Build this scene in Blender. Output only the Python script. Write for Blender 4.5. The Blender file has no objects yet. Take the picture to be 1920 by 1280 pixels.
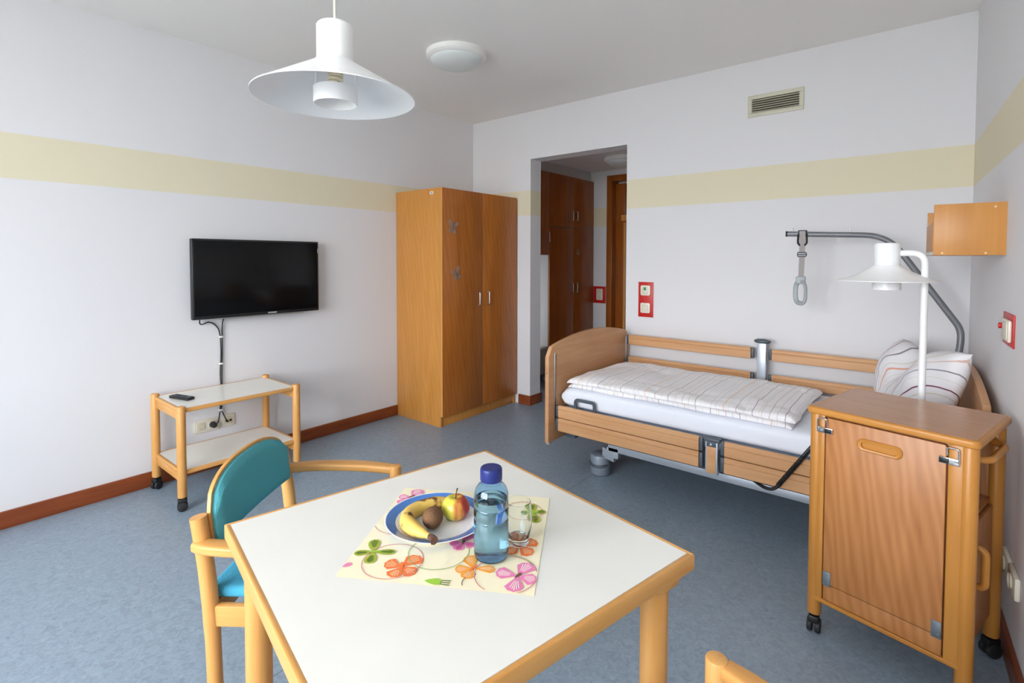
import bpy, bmesh, math, random
from mathutils import Vector, Matrix, noise
random.seed(7)
PI = math.pi
scene = bpy.context.scene
COL = scene.collection

# ------------------------------------------------------------------ camera
cam_d = bpy.data.cameras.new('camera')
cam = bpy.data.objects.new('camera', cam_d)
COL.objects.link(cam)
yaw, pitch, roll = 0.6858, 0.0332, 0.0018
fwd = Vector((-math.sin(yaw)*math.cos(pitch), math.cos(yaw)*math.cos(pitch), -math.sin(pitch)))
rgt = Vector((math.cos(yaw), math.sin(yaw), 0.0))
upv = rgt.cross(fwd)
r2 = math.cos(roll)*rgt + math.sin(roll)*upv
u2 = -math.sin(roll)*rgt + math.cos(roll)*upv
M = Matrix.Identity(4)
for i in range(3):
    M[i][0], M[i][1], M[i][2] = r2[i], u2[i], -fwd[i]
M[0][3], M[1][3], M[2][3] = 3.725, -3.910, 1.414
cam.matrix_world = M
cam_d.sensor_width = 36.0
cam_d.lens = 962.95/1920*36.0
cam_d.shift_y = -(640-516.57)/1920
cam_d.clip_start = 0.02
scene.camera = cam

# ------------------------------------------------------------------ world, light, exposure
world = bpy.data.worlds.new('overcast_sky')
scene.world = world
world.use_nodes = True
bg = world.node_tree.nodes['Background']
bg.inputs['Color'].default_value = (0.905, 0.95, 1.0, 1)
bg.inputs['Strength'].default_value = 5.0
# window opening in the wall behind the camera: x 0.95-3.90, z 0.60-2.66, y -6.1
WX0, WX1, WZ0, WZ1, WY = 0.95, 3.90, 0.60, 2.66, -6.1
pl = bpy.data.lights.new('window_portal', 'AREA')
pl.shape = 'RECTANGLE'; pl.size = WX1-WX0; pl.size_y = WZ1-WZ0
pl.cycles.is_portal = True
plo = bpy.data.objects.new('window_portal', pl); COL.objects.link(plo)
plo.location = ((WX0+WX1)/2, WY-0.26, (WZ0+WZ1)/2)
plo.rotation_euler = (PI/2, 0, 0)
vs = scene.view_settings
vs.view_transform = 'Standard'; vs.look = 'None'; vs.gamma = 1.0
vs.use_curve_mapping = False
vs.exposure = 1.78
try:
    scene.cycles.max_bounces = 16
    scene.cycles.diffuse_bounces = 8
    scene.cycles.transmission_bounces = 14
    scene.cycles.transparent_max_bounces = 16
except Exception:
    pass

# ------------------------------------------------------------------ material helpers
def lin(h):
    h = h.lstrip('#')
    out = []
    for k in (0, 2, 4):
        c = int(h[k:k+2], 16)/255
        out.append(c/12.92 if c <= 0.04045 else ((c+0.055)/1.055)**2.4)
    return tuple(out)+(1.0,)
MATS = {}
def new_mat(name):
    m = bpy.data.materials.new(name); m.use_nodes = True
    nt = m.node_tree
    b = nt.nodes['Principled BSDF']
    MATS[name] = m
    return m, nt, b
def setin(b, **kw):
    for k, v in kw.items():
        k = k.replace('_', ' ')
        if k in b.inputs: b.inputs[k].default_value = v
def add_bump(nt, b, scale, strength, dist=0.01, detail=4, coord='Object'):
    tc = nt.nodes.new('ShaderNodeTexCoord')
    n = nt.nodes.new('ShaderNodeTexNoise'); n.inputs['Scale'].default_value = scale; n.inputs['Detail'].default_value = detail
    bp = nt.nodes.new('ShaderNodeBump'); bp.inputs['Strength'].default_value = strength; bp.inputs['Distance'].default_value = dist
    nt.links.new(tc.outputs[coord], n.inputs['Vector'])
    nt.links.new(n.outputs['Fac'], bp.inputs['Height'])
    nt.links.new(bp.outputs['Normal'], b.inputs['Normal'])
def plain(name, col, rough=0.5, metal=0.0, spec=0.5, bump=None, **kw):
    m, nt, b = new_mat(name)
    c = lin(col) if isinstance(col, str) else tuple(col)+(1.0,)
    # faint procedural tonal variation so that nothing is a dead flat colour
    tc = nt.nodes.new('ShaderNodeTexCoord')
    n = nt.nodes.new('ShaderNodeTexNoise'); n.inputs['Scale'].default_value = 9; n.inputs['Detail'].default_value = 3
    mx = nt.nodes.new('ShaderNodeMix'); mx.data_type = 'RGBA'
    mx.inputs[6].default_value = tuple(x*0.965 for x in c[:3])+(1,)
    mx.inputs[7].default_value = tuple(min(1, x*1.02) for x in c[:3])+(1,)
    nt.links.new(tc.outputs['Object'], n.inputs['Vector'])
    nt.links.new(n.outputs['Fac'], mx.inputs[0])
    nt.links.new(mx.outputs[2], b.inputs['Base Color'])
    setin(b, Roughness=rough, Metallic=metal)
    b.inputs['Specular IOR Level'].default_value = spec
    if bump: add_bump(nt, b, *bump)
    setin(b, **kw)
    return m
def wood(name, light, dark, axis='z', scale=1.0, rough=0.38, contrast=(0.35, 0.68), fig=0.0, spec=0.4, cath=0.0):
    m, nt, b = new_mat(name)
    tc = nt.nodes.new('ShaderNodeTexCoord')
    mp = nt.nodes.new('ShaderNodeMapping')
    s = [26*scale]*3
    s['xyz'.index(axis)] = 1.5*scale
    mp.inputs['Scale'].default_value = s
    n = nt.nodes.new('ShaderNodeTexNoise'); n.inputs['Scale'].default_value = 1.0
    n.inputs['Detail'].default_value = 7; n.inputs['Roughness'].default_value = 0.62; n.inputs['Distortion'].default_value = 0.5
    mp2 = nt.nodes.new('ShaderNodeMapping')
    s2 = [4.2*scale]*3; s2['xyz'.index(axis)] = 0.8*scale
    mp2.inputs['Scale'].default_value = s2
    n2 = nt.nodes.new('ShaderNodeTexNoise'); n2.inputs['Scale'].default_value = 1.0; n2.inputs['Detail'].default_value = 3
    n2.inputs['Distortion'].default_value = 1.4+fig
    ad = nt.nodes.new('ShaderNodeMix'); ad.data_type = 'FLOAT'; ad.inputs[0].default_value = 0.5
    rp = nt.nodes.new('ShaderNodeValToRGB')
    rp.color_ramp.elements[0].position = contrast[0]; rp.color_ramp.elements[0].color = lin(dark)
    rp.color_ramp.elements[1].position = contrast[1]; rp.color_ramp.elements[1].color = lin(light)
    L = nt.links.new
    L(tc.outputs['Object'], mp.inputs['Vector']); L(mp.outputs[0], n.inputs['Vector'])
    L(tc.outputs['Object'], mp2.inputs['Vector']); L(mp2.outputs[0], n2.inputs['Vector'])
    L(n.outputs['Fac'], ad.inputs[2]); L(n2.outputs['Fac'], ad.inputs[3])
    src = ad.outputs[0]
    if cath:
        mp3 = nt.nodes.new('ShaderNodeMapping'); s3 = [1.0]*3; s3['xyz'.index(axis)] = 0.16
        mp3.inputs['Scale'].default_value = s3
        wv = nt.nodes.new('ShaderNodeTexWave'); wv.wave_type = 'BANDS'; wv.bands_direction = 'DIAGONAL'
        wv.inputs['Scale'].default_value = 15.0*scale; wv.inputs['Distortion'].default_value = 5.5
        wv.inputs['Detail'].default_value = 1.5; wv.inputs['Detail Scale'].default_value = 0.7
        mw_ = nt.nodes.new('ShaderNodeMix'); mw_.data_type = 'FLOAT'; mw_.inputs[0].default_value = cath
        L(tc.outputs['Object'], mp3.inputs['Vector']); L(mp3.outputs[0], wv.inputs['Vector'])
        L(src, mw_.inputs[2]); L(wv.outputs['Fac'], mw_.inputs[3]); src = mw_.outputs[0]
    L(src, rp.inputs['Fac']); L(rp.outputs['Color'], b.inputs['Base Color'])
    bp = nt.nodes.new('ShaderNodeBump'); bp.inputs['Strength'].default_value = 0.04; bp.inputs['Distance'].default_value = 0.002
    L(n.outputs['Fac'], bp.inputs['Height']); L(bp.outputs['Normal'], b.inputs['Normal'])
    setin(b, Roughness=rough); b.inputs['Specular IOR Level'].default_value = spec
    return m
def wall_mat(name, white, yellow, band=True):
    m, nt, b = new_mat(name)
    L = nt.links.new
    g = nt.nodes.new('ShaderNodeNewGeometry')
    sx = nt.nodes.new('ShaderNodeSeparateXYZ'); L(g.outputs['Position'], sx.inputs[0])
    n = nt.nodes.new('ShaderNodeTexNoise'); n.inputs['Scale'].default_value = 180; n.inputs['Detail'].default_value = 3
    L(g.outputs['Position'], n.inputs['Vector'])
    if band:
        a = nt.nodes.new('ShaderNodeMath'); a.operation = 'GREATER_THAN'; a.inputs[1].default_value = 1.827
        c = nt.nodes.new('ShaderNodeMath'); c.operation = 'LESS_THAN'; c.inputs[1].default_value = 2.064
        mu = nt.nodes.new('ShaderNodeMath'); mu.operation = 'MULTIPLY'
        L(sx.outputs['Z'], a.inputs[0]); L(sx.outputs['Z'], c.inputs[0]); L(a.outputs[0], mu.inputs[0]); L(c.outputs[0], mu.inputs[1])
        mx = nt.nodes.new('ShaderNodeMix'); mx.data_type = 'RGBA'
        mx.inputs[6].default_value = lin(white); mx.inputs[7].default_value = lin(yellow)
        L(mu.outputs[0], mx.inputs[0]); L(mx.outputs[2], b.inputs['Base Color'])
    else:
        b.inputs['Base Color'].default_value = lin(white)
    bp = nt.nodes.new('ShaderNodeBump'); bp.inputs['Strength'].default_value = 0.05; bp.inputs['Distance'].default_value = 0.002
    L(n.outputs['Fac'], bp.inputs['Height']); L(bp.outputs['Normal'], b.inputs['Normal'])
    setin(b, Roughness=0.85); b.inputs['Specular IOR Level'].default_value = 0.2
    return m
def floor_mat():
    m, nt, b = new_mat('blue_grey_linoleum')
    L = nt.links.new
    g = nt.nodes.new('ShaderNodeNewGeometry')
    n = nt.nodes.new('ShaderNodeTexNoise'); n.inputs['Scale'].default_value = 38; n.inputs['Detail'].default_value = 9; n.inputs['Roughness'].default_value = 0.7; n.inputs['Distortion'].default_value = 1.2
    n2 = nt.nodes.new('ShaderNodeTexNoise'); n2.inputs['Scale'].default_value = 2.2; n2.inputs['Detail'].default_value = 4
    v = nt.nodes.new('ShaderNodeTexNoise'); v.inputs['Scale'].default_value = 150; v.inputs['Detail'].default_value = 2; v.inputs['Distortion'].default_value = 2.0
    for q in (n, n2, v): L(g.outputs['Position'], q.inputs['Vector'])
    rp = nt.nodes.new('ShaderNodeValToRGB')
    rp.color_ramp.elements[0].position = 0.30; rp.color_ramp.elements[0].color = lin('#788796')
    rp.color_ramp.elements[1].position = 0.72; rp.color_ramp.elements[1].color = lin('#98abbb')
    L(n.outputs['Fac'], rp.inputs['Fac'])
    r2_ = nt.nodes.new('ShaderNodeValToRGB')
    r2_.color_ramp.elements[0].position = 0.60; r2_.color_ramp.elements[0].color = (0, 0, 0, 1)
    r2_.color_ramp.elements[1].position = 0.80; r2_.color_ramp.elements[1].color = (1, 1, 1, 1)
    L(v.outputs['Fac'], r2_.inputs['Fac'])
    mx = nt.nodes.new('ShaderNodeMix'); mx.data_type = 'RGBA'; mx.inputs[7].default_value = lin('#b6c1c8')
    mf = nt.nodes.new('ShaderNodeMath'); mf.operation = 'MULTIPLY'; mf.inputs[1].default_value = 0.55
    L(r2_.outputs['Color'], mf.inputs[0]); L(mf.outputs[0], mx.inputs[0]); L(rp.outputs['Color'], mx.inputs[6])
    # two welded seams between the linoleum sheets
    sx = nt.nodes.new('ShaderNodeSeparateXYZ'); L(g.outputs['Position'], sx.inputs[0])
    md = nt.nodes.new('ShaderNodeMath'); md.operation = 'PINGPONG'; md.inputs[1].default_value = 1.0
    of = nt.nodes.new('ShaderNodeMath'); of.operation = 'SUBTRACT'; of.inputs[1].default_value = 2.03
    lt = nt.nodes.new('ShaderNodeMath'); lt.operation = 'LESS_THAN'; lt.inputs[1].default_value = 0.0016
    L(sx.outputs['X'], of.inputs[0]); L(of.outputs[0], md.inputs[0]); L(md.outputs[0], lt.inputs[0])
    ms = nt.nodes.new('ShaderNodeMix'); ms.data_type = 'RGBA'; ms.inputs[7].default_value = lin('#56656f')
    L(lt.outputs[0], ms.inputs[0]); L(mx.outputs[2], ms.inputs[6]); L(ms.outputs[2], b.inputs['Base Color'])
    rr = nt.nodes.new('ShaderNodeMapRange'); rr.inputs[3].default_value = 0.36; rr.inputs[4].default_value = 0.42
    L(n2.outputs['Fac'], rr.inputs[0]); L(rr.outputs[0], b.inputs['Roughness'])
    b.inputs['Specular IOR Level'].default_value = 0.6
    return m
def stripe_mat(name, base, stripes, period=1.0, rough=0.9):
    """woven cotton with thin stripes laid across UV x; stripes = [(pos, width, colour)]"""
    m, nt, b = new_mat(name)
    L = nt.links.new
    uv = nt.nodes.new('ShaderNodeUVMap')
    sx = nt.nodes.new('ShaderNodeSeparateXYZ'); L(uv.outputs[0], sx.inputs[0])
    dv = nt.nodes.new('ShaderNodeMath'); dv.operation = 'DIVIDE'; dv.inputs[1].default_value = period
    fr = nt.nodes.new('ShaderNodeMath'); fr.operation = 'FRACT'
    L(sx.outputs['X'], dv.inputs[0]); L(dv.outputs[0], fr.inputs[0])
    rp = nt.nodes.new('ShaderNodeValToRGB'); cr = rp.color_ramp; cr.interpolation = 'CONSTANT'
    cr.elements[0].position = 0; cr.elements[0].color = lin(base)
    cr.elements[1].position = 0.9999; cr.elements[1].color = lin(base)
    for pos, w, c in stripes:
        e = cr.elements.new(pos); e.color = lin(c)
        e = cr.elements.new(pos+w); e.color = lin(base)
    L(fr.outputs[0], rp.inputs['Fac']); L(rp.outputs['Color'], b.inputs['Base Color'])
    tc = nt.nodes.new('ShaderNodeTexCoord')
    n = nt.nodes.new('ShaderNodeTexNoise'); n.inputs['Scale'].default_value = 22; n.inputs['Detail'].default_value = 5
    L(tc.outputs['Object'], n.inputs['Vector'])
    bp = nt.nodes.new('ShaderNodeBump'); bp.inputs['Strength'].default_value = 0.25; bp.inputs['Distance'].default_value = 0.006
    L(n.outputs['Fac'], bp.inputs['Height']); L(bp.outputs['Normal'], b.inputs['Normal'])
    setin(b, Roughness=rough); b.inputs['Specular IOR Level'].default_value = 0.15
    return m
def glass_mat(name, col, ior=1.45, rough=0.0):
    m, nt, b = new_mat(name)
    b.inputs['Base Color'].default_value = lin(col) if isinstance(col, str) else tuple(col)+(1,)
    b.inputs['Transmission Weight'].default_value = 1.0
    setin(b, Roughness=rough, IOR=ior)
    return m

WHITE_WALL = wall_mat('white_wall_paint_with_yellow_band', '#dcdbdd', '#dcd4ba')
CEIL = wall_mat('ceiling_paint', '#f2f0ed', '#f2f0ed', band=False)
FLOOR = floor_mat()
BASEB = wood('baseboard_mahogany', '#96502a', '#6e3014', 'y', 1.2, 0.35)
BASEBX = wood('baseboard_mahogany_across', '#96502a', '#6e3014', 'x', 1.2, 0.35)
CHERRY = wood('wardrobe_cherry_veneer', '#d0924a', '#b87a34', 'z', 0.9, 0.33, contrast=(0.25, 0.75), fig=1.8, cath=0.11)
CHERRY_DOOR = wood('wardrobe_door_veneer', '#bd7430', '#9a5419', 'z', 0.9, 0.30, contrast=(0.25, 0.75), fig=2.2, cath=0.11)
CHERRY_EDGE = wood('wardrobe_edge', '#d59a58', '#c58848', 'z', 1.0, 0.35)
CUPB = wood('cupboard_dark_cherry', '#a05a22', '#864512', 'z', 0.9, 0.30, fig=1.0)
BEECH = wood('beech_solid', '#dca663', '#c98d48', 'z', 1.4, 0.36)
BEECHX = wood('beech_solid_along_x', '#dca663', '#c98d48', 'x', 1.4, 0.36)
BEECHY = wood('beech_solid_along_y', '#dca663', '#c98d48', 'y', 1.4, 0.36)
BEDW = wood('bed_beech_laminate', '#d2a377', '#bf8c5e', 'x', 1.1, 0.40)
BEDWY = wood('bed_board_laminate', '#c99a70', '#b58359', 'y', 1.0, 0.42)
CABW = wood('cabinet_beech_laminate', '#c28650', '#9e6230', 'z', 1.4, 0.36, contrast=(0.22, 0.78), fig=1.2, cath=0.20)
CABTOP = wood('cabinet_top_laminate', '#c48f62', '#ab764c', 'x', 1.3, 0.25, contrast=(0.22, 0.78), fig=1.0, cath=0.18)
CABEDGE = wood('cabinet_solid_edge', '#c88b42', '#b0732c', 'z', 1.2, 0.32)
CABEDGEX = wood('cabinet_solid_edge_across', '#c88b42', '#b0732c', 'x', 1.2, 0.32)
SHELFW = wood('shelf_beech_laminate', '#cc9250', '#b97c3c', 'z', 0.9, 0.38)
LAMWHITE = plain('white_laminate', '#e9e7e0', 0.30)
WHITEP = plain('white_plastic', '#ecebe8', 0.35)
LAMPW = plain('lamp_white_enamel', '#f1f1f1', 0.32)
IVORY = plain('ivory_plastic', '#dcd6c6', 0.35)
IVORY2 = plain('ivory_plastic_inner', '#d2cbb8', 0.4)
DARKHOLE = plain('dark_hole', '#24221f', 0.8)
RED = plain('red_panel', '#c01d18', 0.4)
GREENLED = plain('green_lens', '#2c8a55', 0.3)
BLACKP = plain('black_plastic', '#18191a', 0.42)
BLACKS = plain('black_screen', (0.004, 0.0042, 0.0045), 0.16, spec=0.25)
BLACKR = plain('black_rubber', '#1d1e20', 0.6)
TEAL = plain('teal_fabric', '#57a6b0', 0.95, spec=0.15, bump=(420, 0.7, 0.002, 2))
TEAL2 = plain('blue_seat_fabric', '#4aa0c0', 0.95, spec=0.15, bump=(300, 0.7, 0.003, 2))
GREYM = plain('grey_powder_coat', '#8d97a3', 0.4, 0.3)
DGREY = plain('dark_grey_plastic', '#4b545c', 0.45)
STEEL = plain('chrome_steel', '#d5d5d5', 0.16, 1.0)
BRUSHED = plain('brushed_steel', '#b9b9b7', 0.32, 1.0)
SILVERB = plain('silver_frame', '#b4bcc6', 0.35, 0.4)
POLEG = plain('pole_grey', '#83858a', 0.38, 0.5)
STRAP = plain('grey_beige_strap', '#a39c9a', 0.9)
GRIP = plain('grip_grey_plastic', '#a3aaad', 0.45)
SHEET = plain('white_bed_sheet', '#e6e9f2', 0.9, spec=0.15, bump=(7, 0.35, 0.03, 4))
VENTC = plain('vent_cream_metal', '#c8c4b0', 0.45)
HINGE = plain('grey_hinge_plate', '#7f8990', 0.4, 0.6)
BOUNCEG = plain('bounce_ground_grey', '#b3b1aa', 0.9)  # pale grey set for the light the added ground slab bounces
FROST = plain('frosted_glass_dome', '#dde2e0', 0.35)
SILVDEC = plain('silver_decal', '#a59f98', 0.45, 0.5)
CUPIN = plain('white_niche_panel', '#c9c8c6', 0.6)
LOWCAB = plain('grey_low_cabinet', '#a9a6a0', 0.6)
PAPER = plain('white_sticker', '#efefef', 0.6)
INK = plain('dark_print', '#3a4a55', 0.6)

# ------------------------------------------------------------------ mesh helpers
class MB:
    def __init__(self): self.bm = bmesh.new()
    def _merge(self, t):
        me = bpy.data.meshes.new('tmp'); t.to_mesh(me); t.free()
        self.bm.from_mesh(me); bpy.data.meshes.remove(me)
        return self
    def box(self, x0, x1, y0, y1, z0, z1, bev=0.0, seg=2, mat=None):
        t = bmesh.new(); bmesh.ops.create_cube(t, size=1.0)
        for v in t.verts:
            v.co = Vector((x0 if v.co.x < 0 else x1, y0 if v.co.y < 0 else y1, z0 if v.co.z < 0 else z1))
        if bev > 0:
            bmesh.ops.bevel(t, geom=list(t.edges), offset=bev, segments=seg, profile=0.5, affect='EDGES')
        if mat is not None: bmesh.ops.transform(t, matrix=mat, verts=t.verts)
        return self._merge(t)
    def cyl(self, p0, p1, r, r1=None, n=20, bev=0.0, seg=2):
        p0, p1 = Vector(p0), Vector(p1); r1 = r if r1 is None else r1
        t = bmesh.new(); d = p1-p0
        bmesh.ops.create_cone(t, cap_ends=True, cap_tris=False, segments=n, radius1=r, radius2=r1, depth=d.length)
        if bev > 0:
            es = [e for e in t.edges if len(e.link_faces) == 2 and any(len(f.verts) > 4 for f in e.link_faces)]
            bmesh.ops.bevel(t, geom=es, offset=bev, segments=seg, profile=0.5, affect='EDGES')
        m = Matrix.Translation((p0+p1)/2) @ d.to_track_quat('Z', 'Y').to_matrix().to_4x4()
        bmesh.ops.transform(t, matrix=m, verts=t.verts)
        return self._merge(t)
    def tube(self, pts, r, n=10, closed=False, cap=True, squash=None):
        pts = [Vector(p) for p in pts]; N = len(pts)
        rs = r if isinstance(r, (list, tuple)) else [r]*N
        up = Vector((0, 0, 1)); rings = []
        prevn = None
        for i, p in enumerate(pts):
            if closed: d = pts[(i+1) % N]-pts[i-1]
            else: d = pts[min(i+1, N-1)]-pts[max(i-1, 0)]
            d.normalize()
            if prevn is None:
                a = up if abs(d.dot(up)) < 0.9 else Vector((1, 0, 0))
                nrm = (a-d*a.dot(d)).normalized()
            else:
                nrm = (prevn-d*prevn.dot(d)).normalized()
            prevn = nrm; bn = d.cross(nrm)
            sa, sb = squash if squash else (1, 1)
            rings.append([self.bm.verts.new(p+rs[i]*(sa*math.cos(2*PI*k/n)*nrm+sb*math.sin(2*PI*k/n)*bn)) for k in range(n)])
        for i in range(N if closed else N-1):
            a, b_ = rings[i], rings[(i+1) % N]
            for k in range(n):
                self.bm.faces.new((a[k], a[(k+1) % n], b_[(k+1) % n], b_[k]))
        if cap and not closed:
            self.bm.faces.new(list(reversed(rings[0]))); self.bm.faces.new(rings[-1])
        return self
    def lathe(self, prof, n=32, c=(0, 0, 0), cap0=False, cap1=False):
        c = Vector(c); rings = []
        for (r, z) in prof:
            if r < 1e-6: rings.append([self.bm.verts.new(c+Vector((0, 0, z)))])
            else: rings.append([self.bm.verts.new(c+Vector((r*math.cos(2*PI*k/n), r*math.sin(2*PI*k/n), z))) for k in range(n)])
        for a, b_ in zip(rings, rings[1:]):
            for k in range(n):
                k2 = (k+1) % n
                if len(a) == 1 and len(b_) == 1: continue
                if len(a) == 1: self.bm.faces.new((a[0], b_[k2], b_[k]))
                elif len(b_) == 1: self.bm.faces.new((a[k], a[k2], b_[0]))
                else: self.bm.faces.new((a[k], a[k2], b_[k2], b_[k]))
        if cap0 and len(rings[0]) > 1: self.bm.faces.new(list(reversed(rings[0])))
        if cap1 and len(rings[-1]) > 1: self.bm.faces.new(rings[-1])
        return self
    def prism(self, poly, f, t0, t1, bev=0.0, seg=2):
        """extrude polygon poly (2d) between t0 and t1; f(a,b,t)->3d"""
        t = bmesh.new()
        A = [t.verts.new(f(a, b_, t0)) for a, b_ in poly]; B_ = [t.verts.new(f(a, b_, t1)) for a, b_ in poly]
        n = len(poly)
        fa = t.faces.new(A); fb = t.faces.new(list(reversed(B_)))
        for i in range(n): t.faces.new((A[(i+1) % n], A[i], B_[i], B_[(i+1) % n]))
        bmesh.ops.recalc_face_normals(t, faces=t.faces)
        if bev > 0:
            es = list(fa.edges)+list(fb.edges)
            bmesh.ops.bevel(t, geom=es, offset=bev, segments=seg, profile=0.5, affect='EDGES')
        return self._merge(t)
    def grid(self, nu, nv, f, closed_u=False, uvf=None):
        uvl = self.bm.loops.layers.uv.verify() if uvf else None
        vs_ = [[self.bm.verts.new(f(i/nu, j/nv)) for j in range(nv+1)] for i in range(nu+(0 if closed_u else 1))]
        for i in range(nu):
            for j in range(nv):
                i2 = (i+1) % len(vs_)
                fc = self.bm.faces.new((vs_[i][j], vs_[i2][j], vs_[i2][j+1], vs_[i][j+1]))
                if uvf:
                    for lp, (a, b_) in zip(fc.loops, ((i, j), (i+1, j), (i+1, j+1), (i, j+1))):
                        lp[uvl].uv = uvf(a/nu, b_/nv)
        return self
    def xf(self, m):
        bmesh.ops.transform(self.bm, matrix=m, verts=self.bm.verts); return self
    def mesh(self, name, mats, sharp=35, fix=True):
        if fix: bmesh.ops.recalc_face_normals(self.bm, faces=self.bm.faces)
        me = bpy.data.meshes.new(name); self.bm.to_mesh(me); self.bm.free()
        for m in (mats if isinstance(mats, (list, tuple)) else [mats]): me.materials.append(m)
        for p in me.polygons: p.use_smooth = True
        me.set_sharp_from_angle(angle=math.radians(sharp))
        return me
    def obj(self, name, mats, parent=None, sharp=35, fix=True):
        o = bpy.data.objects.new(name, self.mesh(name, mats, sharp, fix))
        COL.objects.link(o)
        if parent is not None: o.parent = parent
        return o
def part(name, me, parent, loc=(0, 0, 0), rz=0.0):
    o = bpy.data.objects.new(name, me); COL.objects.link(o); o.parent = parent
    o.location = loc; o.rotation_euler = (0, 0, rz)
    return o
def thing(name, label, cat, loc=(0, 0, 0), rz=0.0, group=None):
    o = bpy.data.objects.new(name, None); COL.objects.link(o)
    o.empty_display_size = 0.1
    o.location = loc; o.rotation_euler = (0, 0, rz)
    o['label'] = label; o['category'] = cat
    if group: o['group'] = group
    return o
def tag(o, label, cat, group=None):
    o['label'] = label; o['category'] = cat
    if group: o['group'] = group
    return o
def struct(o): o['kind'] = 'structure'; return o
def copy_tree(o, parent=None):
    c = o.copy(); COL.objects.link(c); c.parent = parent
    for ch in list(o.children): copy_tree(ch, c)
    return c
def fillet(pts, r, n=6):
    """round the corners of a polyline"""
    pts = [Vector(p) for p in pts]; out = [pts[0]]
    for a, b_, c in zip(pts, pts[1:], pts[2:]):
        d0 = (a-b_); d1 = (c-b_)
        k = min(r, d0.length*0.48, d1.length*0.48)
        p0 = b_+d0.normalized()*k; p1 = b_+d1.normalized()*k
        for i in range(n+1):
            t = i/n
            out.append((1-t)**2*p0+2*t*(1-t)*b_+t*t*p1)
    out.append(pts[-1])
    return out
def spline(pts, n=8):
    pts = [Vector(p) for p in pts]; P = [pts[0]*2-pts[1]]+pts+[pts[-1]*2-pts[-2]]; out = []
    for i in range(1, len(P)-2):
        for k in range(n):
            t = k/n
            out.append(0.5*((2*P[i])+(-P[i-1]+P[i+1])*t+(2*P[i-1]-5*P[i]+4*P[i+1]-P[i+2])*t*t+(-P[i-1]+3*P[i]-3*P[i+1]+P[i+2])*t**3))
    out.append(pts[-1]); return out
def rrect(x0, x1, z0, z1, r, n=5):
    out = []
    for cx, cz, a0 in ((x1-r, z1-r, 0), (x0+r, z1-r, PI/2), (x0+r, z0+r, PI), (x1-r, z0+r, 1.5*PI)):
        for i in range(n+1):
            a = a0+PI/2*i/n; out.append((cx+r*math.cos(a), cz+r*math.sin(a)))
    return out

# ================================================================== SETTING
H = 2.805
RWX, RSL = 3.895, 0.050           # right wall: x = RWX + RSL * (-y), not quite parallel to the left wall
YF = -6.1                        # wall behind the camera, with the window
def rx(y): return RWX-RSL*y
struct(MB().box(-0.45, 4.5, YF-0.25, 2.15, -0.12, 0.0).obj('floor', FLOOR))
b = MB(); b.prism([(-0.2, YF-0.25), (rx(YF)+0.3, YF-0.25), (rx(YF)+0.3, 0.165), (-0.2, 0.165)], lambda a, c, t: Vector((a, c, t)), H, H+0.15)
struct(b.obj('ceiling', CEIL))
struct(MB().box(-0.2, 0.0, YF-0.25, 0.165, 0, H).obj('wall_left', WHITE_WALL))
# back wall with the doorless opening to the corridor, x 0.751-1.752, z up to 2.357
b = MB().box(0.0, 0.751, 0.0, 0.165, 0, H).box(1.752, RWX+0.02, 0.0, 0.165, 0, H).box(0.751, 1.752, 0.0, 0.165, 2.357, H)
struct(b.obj('wall_back', WHITE_WALL))
b = MB(); b.prism([(rx(0.165), 0.165), (rx(YF-0.25), YF-0.25), (rx(YF-0.25)+0.2, YF-0.25), (rx(0.165)+0.2, 0.165)], lambda a, c, t: Vector((a, c, t)), 0, H)
struct(b.obj('wall_right', WHITE_WALL))
b = MB().box(0.0, WX0, YF-0.25, YF, 0, H).box(WX1, rx(YF), YF-0.25, YF, 0, H).box(WX0, WX1, YF-0.25, YF, 0, WZ0).box(WX0, WX1, YF-0.25, YF, WZ1, H)
struct(b.obj('wall_front', WHITE_WALL))
# corridor behind the opening
struct(MB().box(-0.45, -0.27, 0.165, 2.1, 0, 2.524).obj('wall_corridor_left', WHITE_WALL))
struct(MB().box(1.95, 2.1, 0.165, 2.1, 0, 2.524).obj('wall_corridor_right', WHITE_WALL))
struct(MB().box(-0.27, 0.525, 1.9, 2.1, 0, 2.524).box(1.62, 1.95, 1.9, 2.1, 0, 2.524).box(0.525, 1.62, 1.9, 2.1, 2.457, 2.524).box(0.5, 1.65, 2.062, 2.1, 0, 2.47).obj('wall_corridor_end', WHITE_WALL))  # last box: added back plate that seals the light leak behind the door
struct(MB().box(-0.45, 2.1, 0.165, 2.1, 2.524, 2.62).obj('ceiling_corridor', CEIL))
# baseboards
struct(MB().box(0.0, 0.016, YF, -1.004, 0, 0.092, 0.003).obj('baseboard_left', BASEB))
bb = struct(MB().box(0.62, 0.767, -0.016, 0.0, 0, 0.092, 0.002).obj('baseboard_back', BASEBX))
MB().box(0.751, 0.767, 0.0, 0.18, 0, 0.092, 0.002).obj('return_piece', BASEB, bb)
MB().box(1.745, RWX, -0.016, 0.0, 0, 0.092, 0.003).obj('long_piece', BASEBX, bb)
ang = math.atan(RSL)
mw = Matrix.Translation((RWX, 0, 0)) @ Matrix.Rotation(ang, 4, 'Z')
struct(MB().box(-0.016, 0.0, YF+0.05, -0.02, 0, 0.092, 0.003).xf(mw).obj('baseboard_right', BASEB))
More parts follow.
